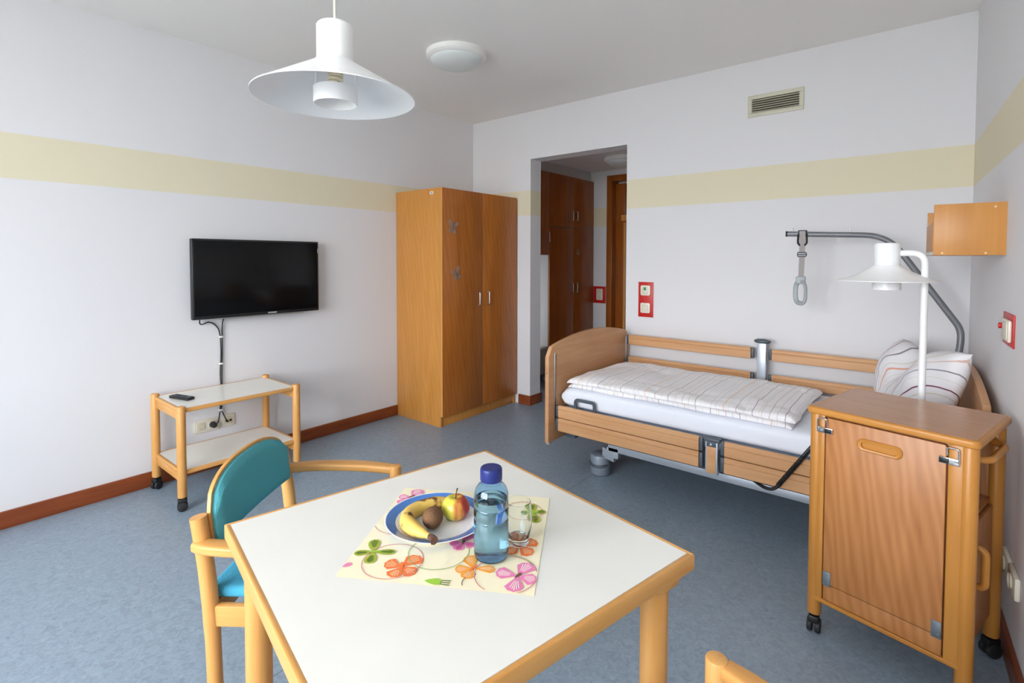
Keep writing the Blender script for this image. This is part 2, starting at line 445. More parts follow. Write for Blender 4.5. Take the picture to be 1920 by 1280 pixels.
# window behind the camera
w1 = MB()
for (a0, a1, c0, c1) in ((WX0, WX1, WZ0, WZ0+0.07), (WX0, WX1, WZ1-0.07, WZ1), (WX0, WX0+0.07, WZ0, WZ1), (WX1-0.07, WX1, WZ0, WZ1)):
    w1.box(a0, a1, YF-0.16, YF-0.09, c0, c1, 0.004)
wo = struct(w1.obj('window_1', WHITEP))
for k in (1, 2):
    xm = WX0+(WX1-WX0)*k/3
    MB().box(xm-0.05, xm+0.05, YF-0.16, YF-0.09, WZ0+0.07, WZ1-0.07, 0.004).obj('mullion', WHITEP, wo)
MB().box(WX0-0.05, WX1+0.05, YF-0.10, YF+0.12, WZ0-0.035, WZ0, 0.006).obj('window_sill', WHITEP, wo)
gm, nt, gb = new_mat('window_pane')
tr = nt.nodes.new('ShaderNodeBsdfTransparent'); gl = nt.nodes.new('ShaderNodeBsdfGlossy'); gl.inputs['Roughness'].default_value = 0.02
fx = nt.nodes.new('ShaderNodeFresnel'); fx.inputs['IOR'].default_value = 1.2
mxs = nt.nodes.new('ShaderNodeMixShader')
nt.links.new(fx.outputs[0], mxs.inputs[0]); nt.links.new(tr.outputs[0], mxs.inputs[1]); nt.links.new(gl.outputs[0], mxs.inputs[2])
nt.links.new(mxs.outputs[0], nt.nodes['Material Output'].inputs['Surface'])
for k in range(3):
    xa = WX0+(WX1-WX0)*k/3+0.05; xb = WX0+(WX1-WX0)*(k+1)/3-0.05
    MB().box(xa, xb, YF-0.127, YF-0.123, WZ0+0.07, WZ1-0.07).obj('pane', gm, wo)
struct(MB().box(-30, 34, -60, YF-0.25, -1.0, -0.5).obj('bounce_ground', BOUNCEG))  # unseen slab, added to block low sky and bounce light to the ceiling

# door at the end of the corridor
d = MB()
for a0, a1, c0, c1 in ((0.525, 0.60, 0, 2.457), (1.545, 1.62, 0, 2.457), (0.60, 1.545, 2.385, 2.457)):
    d.box(a0, a1, 1.885, 2.06, c0, c1, 0.003)
door = struct(d.obj('door_1', CUPB))
MB().box(0.60, 0.735, 1.99, 2.03, 0.01, 1.885, 0.002).obj('fixed_leaf', CUPB, door)
MB().box(0.735, 1.545, 1.955, 2.005, 0.01, 1.885, 0.003).obj('door_leaf', CUPB, door)
MB().box(0.735, 0.765, 1.935, 1.955, 0.01, 1.87, 0.003).obj('leaf_stile', CHERRY_EDGE, door)
MB().box(0.70, 1.545, 1.94, 2.04, 1.885, 1.96, 0.003).obj('transom_bar', CHERRY_EDGE, door)
MB().box(0.60, 0.735, 1.985, 2.02, 1.885, 2.36, 0.002).obj('transom_panel', CUPB, door)
MB().box(0.75, 1.545, 1.985, 2.02, 1.96, 2.36, 0.002).obj('transom_panel', CUPB, door)
hd = MB().box(0.772, 0.805, 1.945, 1.955, 0.88, 1.06, 0.004).obj('handle_plate', BRUSHED, door)
MB().tube(fillet([(0.79, 1.95, 0.98), (0.79, 1.90, 0.98), (0.90, 1.90, 0.98)], 0.02), 0.008).obj('lever', BRUSHED, hd)

# ================================================================== WARDROBE
wd = thing('wardrobe', 'tall cherry wood two-door wardrobe in the corner beside the opening', 'wardrobe', (0.004, -1.0, 0))
b = MB().box(0, 0.572, 0, 0.020, 0, 2.0, 0.001).box(0, 0.572, 0.965, 0.985, 0, 2.0, 0.001).box(0, 0.572, 0.02, 0.965, 1.978, 2.0)
b.box(0, 0.012, 0.02, 0.965, 0.05, 1.978).box(0.02, 0.57, 0.02, 0.965, 0.085, 0.105)
b.obj('body', CHERRY, wd)
MB().box(0.545, 0.563, 0.02, 0.965, 0, 0.088, 0.001).obj('plinth', CHERRY, wd)
for (y0, y1, hy) in ((0.002, 0.4905, 0.430), (0.4945, 0.983, 0.556)):
    dr = MB().box(0.575, 0.596, y0, y1, 0.092, 1.998, 0.0015).obj('door', CHERRY_DOOR, wd)
    MB().tube(fillet([(0.596, hy, 1.0), (0.622, hy, 1.0), (0.622, hy, 1.115), (0.596, hy, 1.115)], 0.012), 0.0055).obj('handle', BRUSHED, dr)
MB().box(0.5745, 0.597, 0.0, 0.002, 0.092, 1.998).obj('door_edge', CHERRY_EDGE, wd)
st = MB().box(0.450, 0.490, -0.0012, 0.0, 1.950, 1.972).obj('sticker', PAPER, wd)
MB().box(0.458, 0.482, -0.0016, -0.0012, 1.957, 1.965).obj('sticker_print', INK, st)

def butterfly_decal(name, label, y, z, s, tilt, x=0.602, group='silver butterfly decals'):
    o = thing(name, label, 'decal', (x, y, z), 0, group)
    o.rotation_euler = (tilt, 0, 0)
    for (ty, tz, w) in ((-0.045, 0.042, 0.022), (0.040, 0.050, 0.020), (-0.026, -0.034, 0.018), (0.028, -0.034, 0.018)):
        ty *= s; tz *= s; w *= s
        ln = math.hypot(ty, tz); ex, ez = ty/ln, tz/ln
        pts = []
        for k in range(18):
            t = k/18*2*PI
            a = ln*(0.5-0.5*math.cos(t)); c = w*math.sin(t)*(0.35+0.65*a/ln)
            pts.append((0, ex*a-ez*c, ez*a+ex*c))
        wb = MB(); wb.tube(pts, 0.0015*s, 6, closed=True)
        for q in (0.3, 0.55, 0.8):
            wb.tube([(0, 0, 0), (0.0005, pts[int(q*18)][1]*0.95, pts[int(q*18)][2]*0.95)], 0.0010*s, 5)
        for q in (0.45, 0.68, 0.85):
            a = ln*q; rr = 0.006*s*(0.6+q*0.5)
            wb.tube([(0.001, ex*a+rr*math.cos(t*PI/4), ez*a+rr*math.sin(t*PI/4)) for t in range(8)], 0.0012*s, 5, closed=True)
        wb.obj('wing', SILVDEC, o)
    bdy = MB().tube([(0.001, 0, 0.018*s), (0.001, 0, 0), (0.001, 0, -0.024*s)], [0.002*s, 0.004*s, 0.0015*s], 8)
    bdy.tube([(0.001, 0, 0.016*s), (0.001, 0.010*s, 0.036*s)], 0.0009*s, 5).tube([(0.001, 0, 0.016*s), (0.001, -0.006*s, 0.038*s)], 0.0009*s, 5)
    bdy.obj('body', plain('decal_body', '#5b5450', 0.5, 0.4) if 'decal_body' not in MATS else MATS['decal_body'], o)
    return o
butterfly_decal('butterfly_decal', 'upper silver butterfly decal on the wardrobe door', -0.878, 1.672, 1.15, -0.25)
butterfly_decal('butterfly_decal', 'lower silver butterfly decal on the wardrobe door', -0.835, 1.278, 1.15, 0.35)

# ================================================================== CORRIDOR CUPBOARDS
CX = 0.334
cb = thing('built_in_cupboard', 'tall dark cherry built-in cupboard with four doors in the corridor', 'cupboard', (0, 0, 0))
MB().box(-0.265, CX-0.022, 0.914, 1.895, 0, 2.40).obj('body', CUPIN, cb)
MB().box(-0.2, CX-0.05, 0.92, 1.89, 2.40, 2.522).obj('top_filler', CUPIN, cb)
MB().box(CX-0.06, CX-0.04, 0.92, 1.89, 0.0, 0.08).obj('plinth', DARKHOLE, cb)
def cup_door(par, y0, y1, z0, z1, hy, hz0):
    dr = MB().box(CX-0.02, CX, y0+0.002, y1-0.002, z0+0.002, z1-0.002, 0.0015).obj('door', CUPB, par)
    MB().tube(fillet([(CX, hy, hz0), (CX+0.028, hy, hz0), (CX+0.028, hy, hz0+0.115), (CX, hy, hz0+0.115)], 0.012), 0.0055).obj('handle', BRUSHED, dr)
for (y0, y1, hy) in ((0.914, 1.42, 1.375), (1.42, 1.897, 1.472)):
    cup_door(cb, y0, y1, 1.787, 2.40, hy, 1.875)
    cup_door(cb, y0, y1, 0.08, 1.783, hy, 1.0)
nc = thing('niche_wall_cupboard', 'dark cherry wall cupboard hanging over the white niche in the corridor', 'cupboard', (0, 0, 0))
MB().box(-0.265, CX-0.022, 0.40, 0.912, 1.456, 2.40).obj('body', CUPIN, nc)
MB().box(-0.265, CX-0.05, 0.40, 0.912, 2.40, 2.522).obj('top_filler', CUPIN, nc)
cup_door(nc, 0.40, 0.912, 1.456, 2.40, 0.875, 1.60)
lc = thing('low_cabinet', 'low grey cabinet standing in the corridor niche under the wall cupboard', 'cabinet', (0, 0, 0))
MB().box(-0.262, 0.30, 0.42, 0.905, 0.09, 0.38, 0.003).obj('body', LOWCAB, lc)
MB().box(-0.262, 0.315, 0.415, 0.908, 0.38, 0.405, 0.003).obj('top', CUPIN, lc)
MB().box(-0.22, 0.26, 0.45, 0.88, 0.0, 0.09).obj('plinth', DARKHOLE, lc)
butterfly_decal('flower_decal', 'small pale decal on the right door of the corridor cupboard', 1.523, 1.485, 0.75, 0.9, CX+0.002, None)
for o in COL.objects:
    if o.name.startswith('flower_decal') and 'group' in o: del o['group']

# ================================================================== SWITCH PANELS
def rocker(par, x, z, w=0.076, green=False, name='switch'):
    f = MB().prism(rrect(x-w/2, x+w/2, z-w/2, z+w/2, 0.012), lambda a, c, t: Vector((a, t, c)), 0.0, -0.010, 0.002).obj(name, IVORY, par)
    MB().prism(rrect(x-0.026, x+0.026, z-0.026, z+0.026, 0.005), lambda a, c, t: Vector((a, t, c)), -0.010, -0.015, 0.0015).obj('rocker', IVORY2, f)
    if green:
        MB().prism(rrect(x-0.012, x+0.012, z+0.002, z+0.026, 0.003), lambda a, c, t: Vector((a, t, c)), -0.015, -0.017, 0.001).obj('green_lens', GREENLED, f)
rp_ = thing('switch_panel', 'upright red panel with two ivory switches on the wall above the bed', 'switch', (0, 0, 0))
MB().box(1.868, 1.996, -0.006, 0.0, 0.942, 1.226, 0.001).obj('red_plate', RED, rp_)
for zz, g in ((1.158, True), (1.016, False)):
    before = set(COL.objects); rocker(rp_, 1.931, zz, 0.082, g)
    for o in set(COL.objects)-before:
        if o.name.startswith('switch') and o.parent == rp_: o.location.y = -0.006
rp2 = thing('switch_panel', 'red panel with an ivory double switch in the dark corridor', 'switch', (0, 0, 0))
MB().box(0.336, 0.515, 1.894, 1.9, 0.845, 1.06, 0.001).obj('red_plate', RED, rp2)
MB().prism(rrect(0.385, 0.475, 0.885, 1.03, 0.012), lambda a, c, t: Vector((a, t, c)), 1.894, 1.884, 0.002).obj('switch_frame', IVORY, rp2)
for zz in (0.925, 0.992):
    MB().box(0.402, 0.458, 1.878, 1.884, zz-0.028, zz+0.028, 0.002).obj('rocker', IVORY2, rp2)
# nurse call on the right wall (local frame of that wall: x into the room is negative, y along the wall)
rp3 = thing('nurse_call_panel', 'red panel with ivory call unit and red button on the right wall', 'switch', (RWX, 0, 0), ang)
MB().box(-0.005, 0.0, -1.335, -1.122, 1.090, 1.211, 0.001).obj('red_plate', RED, rp3)
rp3.location = (RWX, 0, 0)
un = MB().box(-0.017, -0.005, -1.315, -1.165, 1.108, 1.190, 0.006).obj('call_unit', IVORY, rp3)
MB().box(-0.020, -0.016, -1.30, -1.215, 1.118, 1.180, 0.003).obj('cover', IVORY2, un)
MB().cyl((-0.016, -1.188, 1.160), (-0.027, -1.188, 1.160), 0.011, n=16, bev=0.002).obj('red_button', RED, un)

# ================================================================== AIR VENT
vt = thing('air_vent', 'cream metal air vent grille high on the back wall', 'vent', (2.863, 0, 2.488))
b = MB()
for a0, a1, c0, c1 in ((-0.175, 0.175, 0.047, 0.075), (-0.175, 0.175, -0.075, -0.047), (-0.175, -0.148, -0.047, 0.047), (0.148, 0.175, -0.047, 0.047)):
    b.box(a0, a1, -0.010, 0.0, c0, c1, 0.0015)
b.obj('frame', VENTC, vt)
MB().box(-0.148, 0.148, -0.0012, 0.0, -0.047, 0.047).obj('dark_opening', DARKHOLE, vt)
slm = MB().box(-0.148, 0.148, -0.009, 0.009, -0.001, 0.001).xf(Matrix.Rotation(math.radians(35), 4, 'X')).mesh('slat', VENTC)
for k in range(6): part('slat', slm, vt, (0, -0.008, 0.037-k*0.0155))
scm = MB().cyl((0, 0, 0), (0, -0.002, 0), 0.004, n=12).mesh('screw', BRUSHED)
for sx_ in (-0.11, 0.11):
    for sz_ in (-0.061, 0.061): part('screw', scm, vt, (sx_, -0.010, sz_))

# ================================================================== CEILING LAMPS
def ceiling_lamp(label, x, y, z, r):
    t = thing('ceiling_lamp', label, 'lamp', (x, y, z), 0, 'round ceiling lamps')
    MB().lathe([(r*0.99, 0), (r, -0.012), (r*0.99, -0.03), (r*0.93, -0.042), (r*0.86, -0.046), (r*0.83, -0.04)], 48).obj('rim', WHITEP, t)
    pr = [(r*0.86*math.cos(a), -0.040-0.062*math.sin(a)) for a in [k*PI/2/10 for k in range(10)]]+[(0, -0.102)]
    MB().lathe(pr, 48).obj('glass_dome', FROST, t)
    return t
ceiling_lamp('round white glass ceiling lamp above the wardrobe', 1.193, -1.415, H, 0.205)
ceiling_lamp('round ceiling lamp in the dark corridor', 1.06, 1.25, 2.524, 0.19)

# ================================================================== PENDANT LAMP
def shade_lamp_parts(t, R, rc, hc, rr, cone=0.055, ringdrop=0.06, ringh=0.05, brk=True):
    """cap cylinder above z=cone, shallow cone down to z=0, ring hung below inside"""
    MB().lathe([(0.0, cone+hc), (rc*0.9, cone+hc), (rc, cone+hc-0.006), (rc, cone+0.006), (rc*0.985, cone+0.003)], 40).obj('cap', LAMPW, t)
    def sl(q): return cone*(R-q*R)/(R-rc)*0.96
    prof = [(rc*1.02, cone+0.003), (rc*1.04, cone-0.004), (R*0.35, sl(0.35)), (R*0.65, sl(0.65)), (R*0.92, sl(0.92)), (R, 0.0), (R, -0.003), (R*0.92, sl(0.92)-0.004), (R*0.65, sl(0.65)-0.004), (R*0.35, sl(0.35)-0.004), (rc*0.95, cone-0.008)]
    MB().lathe(prof, 64).obj('shade', LAMPW, t)
    z0 = cone-ringdrop
    rg = MB().lathe([(rr, z0), (rr, z0-ringh), (rr-0.003, z0-ringh), (rr-0.003, z0), (rr, z0)], 40).obj('diffuser_ring', LAMPW, t)
    if brk:
        for k in range(3):
            a = 0.5+k*2*PI/3
            MB().tube([(rr*math.cos(a), rr*math.sin(a), z0-0.004), (rr*math.cos(a), rr*math.sin(a), cone-0.02)], 0.0018, 6).obj('bracket', LAMPW, rg)
    s = MB().cyl((0, 0, cone-0.03), (0, 0, cone+0.01), 0.020, n=20).obj('lamp_socket', IVORY, t)
    hel = []
    for k in range(60):
        a = k/60*2*PI*3; hel.append((0.017*math.cos(a), 0.017*math.sin(a), cone-0.032-0.034*k/60))
    MB().tube(hel, 0.0052, 8).obj('bulb', plain('bulb_glass', '#e9dfc0', 0.3) if 'bulb_glass' not in MATS else MATS['bulb_glass'], t)
PX, PY, PZ = 2.394, -3.081, 1.872
pd = thing('pendant_lamp', 'white enamel pendant lamp with wide flat shade hanging over the table', 'lamp', (PX, PY, PZ))
shade_lamp_parts(pd, 0.222, 0.0505, 0.100, 0.060, cone=0.105, ringdrop=0.078, ringh=0.046)
MB().cyl((0, 0, 0.203), (0, 0, H-PZ), 0.0042, n=10).obj('cord', IVORY, pd)
MB().cyl((0, 0, H-PZ-0.05), (0, 0, H-PZ), 0.045, 0.05, n=24, bev=0.004).obj('ceiling_rose', WHITEP, pd)

# ================================================================== TELEVISION
tv = thing('television', 'black flat screen television mounted on the left wall', 'television', (0.0, -2.237, 1.277))
W2, H2 = 0.436, 0.262
MB().box(0.045, 0.083, -W2, W2, -H2, H2, 0.006, 3).obj('casing', BLACKP, tv)
MB().box(0.0825, 0.0842, -W2+0.012, W2-0.012, -H2+0.022, H2-0.012, 0.0005).obj('screen', BLACKS, tv)
MB().box(0.060, 0.086, -W2+0.13, W2-0.13, -H2-0.006, -H2+0.002, 0.002).obj('silver_strip', BRUSHED, tv)
MB().box(0.0, 0.045, -0.10, 0.10, -0.10, 0.10, 0.003).obj('wall_bracket', BLACKP, tv)
MB().box(0.0842, 0.0848, 0.427, 0.430, 0.175, 0.21).obj('sticker', PAPER, tv)
def text_obj(name, s, size, mat, parent, loc, rot):
    cu = bpy.data.curves.new(name, 'FONT'); cu.body = s; cu.size = size; cu.align_x = 'CENTER'; cu.align_y = 'CENTER'; cu.extrude = 0.0004
    t = bpy.data.objects.new('tmp_text', cu); COL.objects.link(t)
    bpy.context.view_layer.update()
    me = bpy.data.meshes.new_from_object(t.evaluated_get(bpy.context.evaluated_depsgraph_get()))
    bpy.data.objects.remove(t); bpy.data.curves.remove(cu)
    me.materials.clear(); me.materials.append(mat)
    o = bpy.data.objects.new(name, me); COL.objects.link(o); o.parent = parent; o.location = loc; o.rotation_euler = rot
    return o
text_obj('maker_lettering', 'GRUNDIG', 0.014, PAPER, tv, (0.0845, 0.075, -H2+0.012), (PI/2, 0, PI/2))

# cables from the television
def cable(name, label, pts, r=0.0038, extra=None):
    t = thing(name, label, 'cable', (0, 0, 0))
    MB().tube(spline(pts, 8), r, 8).obj('lead', BLACKR, t)
    return t
pc = cable('power_cable', 'black power cable looping from the television corner down to the double socket', [(0.05, -2.622, 1.02), (0.035, -2.615, 0.985), (0.014, -2.59, 0.978), (0.012, -2.555, 0.988), (0.012, -2.515, 0.965), (0.012, -2.488, 0.91), (0.012, -2.481, 0.78), (0.012, -2.488, 0.64), (0.012, -2.486, 0.55), (0.012, -2.492, 0.40), (0.016, -2.498, 0.36), (0.034, -2.515, 0.315), (0.044, -2.535, 0.302)])
MB().cyl((0.012, -2.542, 0.300), (0.050, -2.542, 0.300), 0.021, 0.017, n=20, bev=0.003).obj('plug', BLACKR, pc)
for (yy, zz) in ((-2.478, 0.882), (-2.482, 0.70), (-2.489, 0.385)):
    MB().box(0.0, 0.022, yy-0.011, yy+0.011, zz-0.006, zz+0.006, 0.003).obj('cable_clip', WHITEP, pc)
ac = cable('aerial_cable', 'black aerial cable running straight from the television to the round aerial socket', [(0.05, -2.463, 1.02), (0.018, -2.468, 0.99), (0.012, -2.472, 0.93), (0.012, -2.473, 0.78), (0.012, -2.478, 0.64), (0.012, -2.478, 0.55), (0.012, -2.484, 0.40), (0.016, -2.478, 0.365), (0.030, -2.466, 0.325), (0.030, -2.456, 0.305)])
MB().cyl((0.012, -2.455, 0.303), (0.034, -2.455, 0.303), 0.007, n=12).obj('plug', BLACKR, ac)

# wall sockets on the left wall
def schuko(par, y, z, s=1):
    MB().prism(rrect(y-0.025, y+0.025, z-0.025, z+0.025, 0.006), lambda a, c, t: Vector((t, a, c)), 0.010, 0.013, 0.001).obj('insert', IVORY2, par)
    r = MB().lathe([(0.019, 0.0135), (0.0185, 0.0135), (0.018, 0.006), (0.0, 0.006)], 28).xf(Matrix.Translation((0, y, z)) @ Matrix.Rotation(PI/2, 4, 'Y')).obj('socket_well', IVORY, par)
    for k in (-1, 1):
        MB().cyl((0.006, y+k*0.0095, z), (0.0068, y+k*0.0095, z), 0.003, n=10).obj('pin_hole', DARKHOLE, r)
        MB().box(0.006, 0.013, y-0.003, y+0.003, z+k*0.0165-0.002, z+k*0.0165+0.002).obj('earth_clip', BRUSHED, r)
s1 = thing('double_socket', 'ivory double wall socket behind the white trolley', 'socket', (0, 0, 0))
MB().prism(rrect(-2.651, -2.499, 0.259, 0.341, 0.010), lambda a, c, t: Vector((t, a, c)), 0.0, 0.010, 0.002).obj('cover_plate', IVORY, s1)
schuko(s1, -2.612, 0.300); schuko(s1, -2.539, 0.300)
s2 = thing('aerial_socket', 'ivory aerial wall socket right of the double socket behind the trolley', 'socket', (0, 0, 0))
MB().prism(rrect(-2.482, -2.400, 0.262, 0.344, 0.010), lambda a, c, t: Vector((t, a, c)), 0.0, 0.010, 0.002).obj('cover_plate', IVORY, s2)
MB().prism(rrect(-2.466, -2.416, 0.278, 0.328, 0.006), lambda a, c, t: Vector((t, a, c)), 0.010, 0.013, 0.001).obj('insert', IVORY2, s2)
for yy in (-2.455, -2.428):
    MB().cyl((0.013, yy, 0.303), (0.0165, yy, 0.303), 0.0075, n=16).obj('jack', DARKHOLE, s2)
# sockets on the right wall beside the cabinet
s3 = thing('double_socket', 'ivory double wall socket low on the right wall beside the bedside cabinet', 'socket', (RWX, 0, 0), ang)
for yy in (-1.385, -1.515):
    MB().box(-0.016, 0.0, yy-0.062, yy+0.062, 0.285, 0.362, 0.006).obj('cover_plate', IVORY, s3)
    r = MB().lathe([(0.030, -0.022), (0.026, -0.022), (0.022, -0.012), (0.0, -0.012)], 28).xf(Matrix.Translation((0, yy, 0.324)) @ Matrix.Rotation(PI/2, 4, 'Y')).obj('socket_well', IVORY2, s3)

# ================================================================== TROLLEY under the television
tr_ = thing('trolley', 'beech trolley with two white shelves and castors under the television', 'trolley', (0, 0, 0))
TX0, TX1, TY0, TY1 = 0.075, 0.505, -2.885, -2.215
legm = MB().cyl((0, 0, 0.075), (0, 0, 0.588), 0.0235, n=24, bev=0.006).mesh('leg', BEECH)
housm = None
def caster_mesh(hz, wr):
    return MB().cyl((0, 0, hz*0.55), (0, 0, hz), 0.008, n=12).mesh('castor_stem', BRUSHED), MB().box(-0.017, 0.017, -wr*0.9, wr*0.9, hz*0.50, hz*0.86, 0.006).mesh('castor_hood', BLACKP), MB().cyl((-0.022, 0, wr), (-0.005, 0, wr), wr, n=24, bev=0.004).cyl((0.005, 0, wr), (0.022, 0, wr), wr, n=24, bev=0.004).mesh('wheel', BLACKR)
cst, chd, cwh = caster_mesh(0.082, 0.026)
def put_caster(par, x, y, rz, ms=(cst, chd, cwh)):
    c = part('castor', ms[0], par, (x, y, 0), rz)
    part('hood', ms[1], c); part('wheel', ms[2], c)
for (x, y, rz) in ((TX0, TY0, 0.5), (TX1, TY0, -0.3), (TX0, TY1, 1.2), (TX1, TY1, 0.9)):
    part('leg', legm, tr_, (x, y, 0))
    put_caster(tr_, x, y, rz)
for (z, nm) in ((0.555, 'top_shelf'), (0.205, 'lower_shelf')):
    sh = MB().box(TX0+0.004, TX1-0.012, TY0+0.012, TY1-0.012, z, z+0.016).obj(nm, LAMWHITE, tr_)
    MB().box(TX1-0.014, TX1+0.008, TY0+0.02, TY1-0.02, z-0.006, z+0.017, 0.007, 3).obj('front_lipping', BEECHY, sh)
    MB().box(TX0-0.012, TX0+0.006, TY0+0.02, TY1-0.02, z-0.006, z+0.017, 0.007, 3).obj('rear_lipping', BEECHY, sh)
    for yy in (TY0, TY1):
        s_ = 1 if yy == TY0 else -1
        MB().box(TX0+0.02, TX1-0.02, min(yy, yy+s_*0.02), max(yy, yy+s_*0.02), z-0.055, z-0.004, 0.004).obj('side_rail', BEECHX, sh)
        MB().box(TX0+0.0, TX1-0.02, min(yy-s_*0.008, yy+s_*0.014), max(yy-s_*0.008, yy+s_*0.014), z-0.004, z+0.0165, 0.007, 3).obj('side_lipping', BEECHX, sh)
# remote control on the trolley
rm = thing('remote_control', 'black remote control lying on the white trolley top', 'remote control', (0.26, -2.80, 0.5712), math.radians(17))
MB().box(-0.082, 0.082, -0.024, 0.024, 0.0, 0.017, 0.005, 3).obj('case', BLACKP, rm)
bum = MB().box(-0.0045, 0.0045, -0.0045, 0.0045, 0.0, 0.0025, 0.001).mesh('button', DGREY)
for i in range(7):
    for j in range(3): part('button', bum, rm, (-0.066+i*0.019, (j-1)*0.0135, 0.0165))
MB().cyl((0.064, 0, 0.0165), (0.064, 0, 0.019), 0.013, n=20, bev=0.001).obj('navigation_ring', DGREY, rm)

# ================================================================== TABLE
TBX, TBY, TBA = 2.8475, -3.0785, math.radians(-12.0)
tb = thing('table', 'square beech table with white laminate top in the foreground', 'table', (TBX, TBY, 0), TBA)
S = 0.402
MB().box(-S+0.012, S-0.012, -S+0.012, S-0.012, 0.722, 0.750).obj('table_top', LAMWHITE, tb)
for nm, a in (('front', 0), ('right', 1), ('back', 2), ('left', 3)):
    MB().prism([(-S, S), (S, S), (S-0.0125, S-0.0125), (-S+0.0125, S-0.0125)], lambda p, q, t: Vector((p, q, t)), 0.712, 0.7503, 0.004, 2).xf(Matrix.Rotation(a*PI/2, 4, 'Z')).obj('lipping', (BEECHX, BEECHY)[a % 2], tb)
for sx_ in (-1, 1):
    for sy_ in (-1, 1):
        lx, ly = sx_*(S-0.062), sy_*(S-0.062)
        lg = MB().cyl((lx, ly, 0.0), (lx, ly, 0.69), 0.031, n=28, bev=0.003).obj('leg', BEECH, tb)
        MB().prism(rrect(lx-0.048, lx+0.048, ly-0.048, ly+0.048, 0.03), lambda p, q, t: Vector((p, q, t)), 0.682, 0.714, 0.01, 3).obj('leg_block', BEECH, lg)
for a in range(4):
    MB().box(-S+0.13, S-0.13, S-0.15, S-0.13, 0.680, 0.714, 0.003).xf(Matrix.Rotation(a*PI/2, 4, 'Z')).obj('underframe_rail', (BEECHX, BEECHY)[a % 2], tb)

# ================================================================== CHAIRS (x = forward, y = left)
def make_chair(label):
    t = thing('armchair', label, 'chair', (0, 0, 0), 0, 'beech armchairs at the table')
    for s in (-1, 1):
        y = 0.24*s
        MB().tube(spline([(0.045, y, 0.0), (0.03, y, 0.2), (0.022, y, 0.42), (0.008, y, 0.58), (-0.012, y, 0.715)], 5), [0.0185]*5+[0.0195]*5+[0.021]*5+[0.021]*6, 18).obj('rear_leg', BEECH, t)
        MB().cyl((0.40, y*1.04, 0.0), (0.40, y*1.04, 0.662), 0.0205, n=24, bev=0.005).obj('front_leg', BEECH, t)
        # armrest: flat bent bar, outside the rear leg, curving to the front leg
        pts = spline([(-0.010, y+s*0.008, 0.642), (0.03, y+s*0.022, 0.645), (0.12, y+s*0.034, 0.648), (0.24, y+s*0.036, 0.648), (0.33, y+s*0.026, 0.647), (0.385, y*1.04+s*0.008, 0.645)], 5)
        ab = MB()
        n = len(pts); rings = []
        for i, p in enumerate(pts):
            dd = (pts[min(i+1, n-1)]-pts[max(i-1, 0)]); dd.z = 0; dd.normalize()
            sd = Vector((-dd.y, dd.x, 0)); wdt = 0.019+0.006*math.sin(PI*i/(n-1)); h = 0.0135
            poly = rrect(-wdt, wdt, -h, h, 0.008, 3)
            rings.append([ab.bm.verts.new(p+sd*a+Vector((0, 0, c))) for a, c in poly])
        for a_, b_ in zip(rings, rings[1:]):
            for k in range(len(a_)): ab.bm.faces.new((a_[k], a_[(k+1) % len(a_)], b_[(k+1) % len(a_)], b_[k]))
        ab.bm.faces.new(rings[0]); ab.bm.faces.new(rings[-1])
        ab.obj('armrest', BEECHX, t)
        MB().box(0.03, 0.39, y-0.011, y+0.011, 0.418, 0.476, 0.005).obj('side_rail', BEECHX, t)
    MB().box(0.39, 0.412, -0.235, 0.235, 0.418, 0.476, 0.005).obj('front_rail', BEECHY, t)
    MB().box(0.012, 0.034, -0.225, 0.225, 0.418, 0.476, 0.005).obj('rear_rail', BEECHY, t)
    # seat cushion
    sb = MB()
    pol = rrect(-0.005, 0.445, -0.222, 0.222, 0.035, 6)
    sb.prism(pol, lambda p, q, t_: Vector((p, q, t_)), 0.477, 0.510, 0.014, 4)
    sb.obj('seat', TEAL2, t)
    # curved back: plywood shell with padded front, half width 0.215, z 0.62-0.85
    HW = 0.222
    def topz(y): 
        q = min(1, abs(y)/HW)
        return 0.716+0.100*(1-q**2.6)**(1/2.2)
    def bx(y, z): return 0.010-0.012*(1-(y/HW)**2)-0.10*(z-0.62)
    def slab(off0, off1, shrink, mat, nm, rnd):
        m = MB(); N, K = 28, 12
        front, back = [], []
        for i in range(N+1):
            y = (-1+2*i/N)*HW*shrink
            zt = 0.62+(topz(y/shrink)-0.62)*(1 if shrink == 1 else shrink); zb = 0.622 if shrink == 1 else 0.627
            fr, bk = [], []
            for k in range(K+1):
                z = zb+(zt-zb)*k/K
                ed = min(1, (1-abs(-1+2*i/N))*9+0.0, )
                e1 = min(ed, min(k, K-k)/1.6)
                th = (1-(1-min(1, e1))**2)
                x = bx(y, z)
                fr.append(m.bm.verts.new((x+off0+(off1-off0)*(0.45+0.55*th if rnd else 1), y, z)))
                bk.append(m.bm.verts.new((x+off0, y, z)))
            front.append(fr); back.append(bk)
        for i in range(N):
            for k in range(K):
                m.bm.faces.new((front[i][k], front[i+1][k], front[i+1][k+1], front[i][k+1]))
                m.bm.faces.new((back[i][k], back[i][k+1], back[i+1][k+1], back[i+1][k]))
            m.bm.faces.new((front[i][0], back[i][0], back[i+1][0], front[i+1][0]))
            m.bm.faces.new((front[i][K], front[i+1][K], back[i+1][K], back[i][K]))
        for k in range(K):
            m.bm.faces.new((front[0][k], front[0][k+1], back[0][k+1], back[0][k]))
            m.bm.faces.new((front[N][k], back[N][k], back[N][k+1], front[N][k+1]))
        return m.obj(nm, mat, t)
    sh = slab(0.0, 0.010, 1.0, BEECH, 'back_shell', False)
    sh2 = slab(0.010, 0.034, 0.962, TEAL, 'back_cushion', True)
    return t
ch1 = make_chair('beech armchair with teal back cushion beside the left table corner')
ch1.location = (2.066, -3.1925, 0); ch1.rotation_euler = (0, 0, math.radians(37.8))
ch2 = copy_tree(ch1)
ch2['label'] = 'armchair at the bottom edge showing only a rounded beech armrest end'
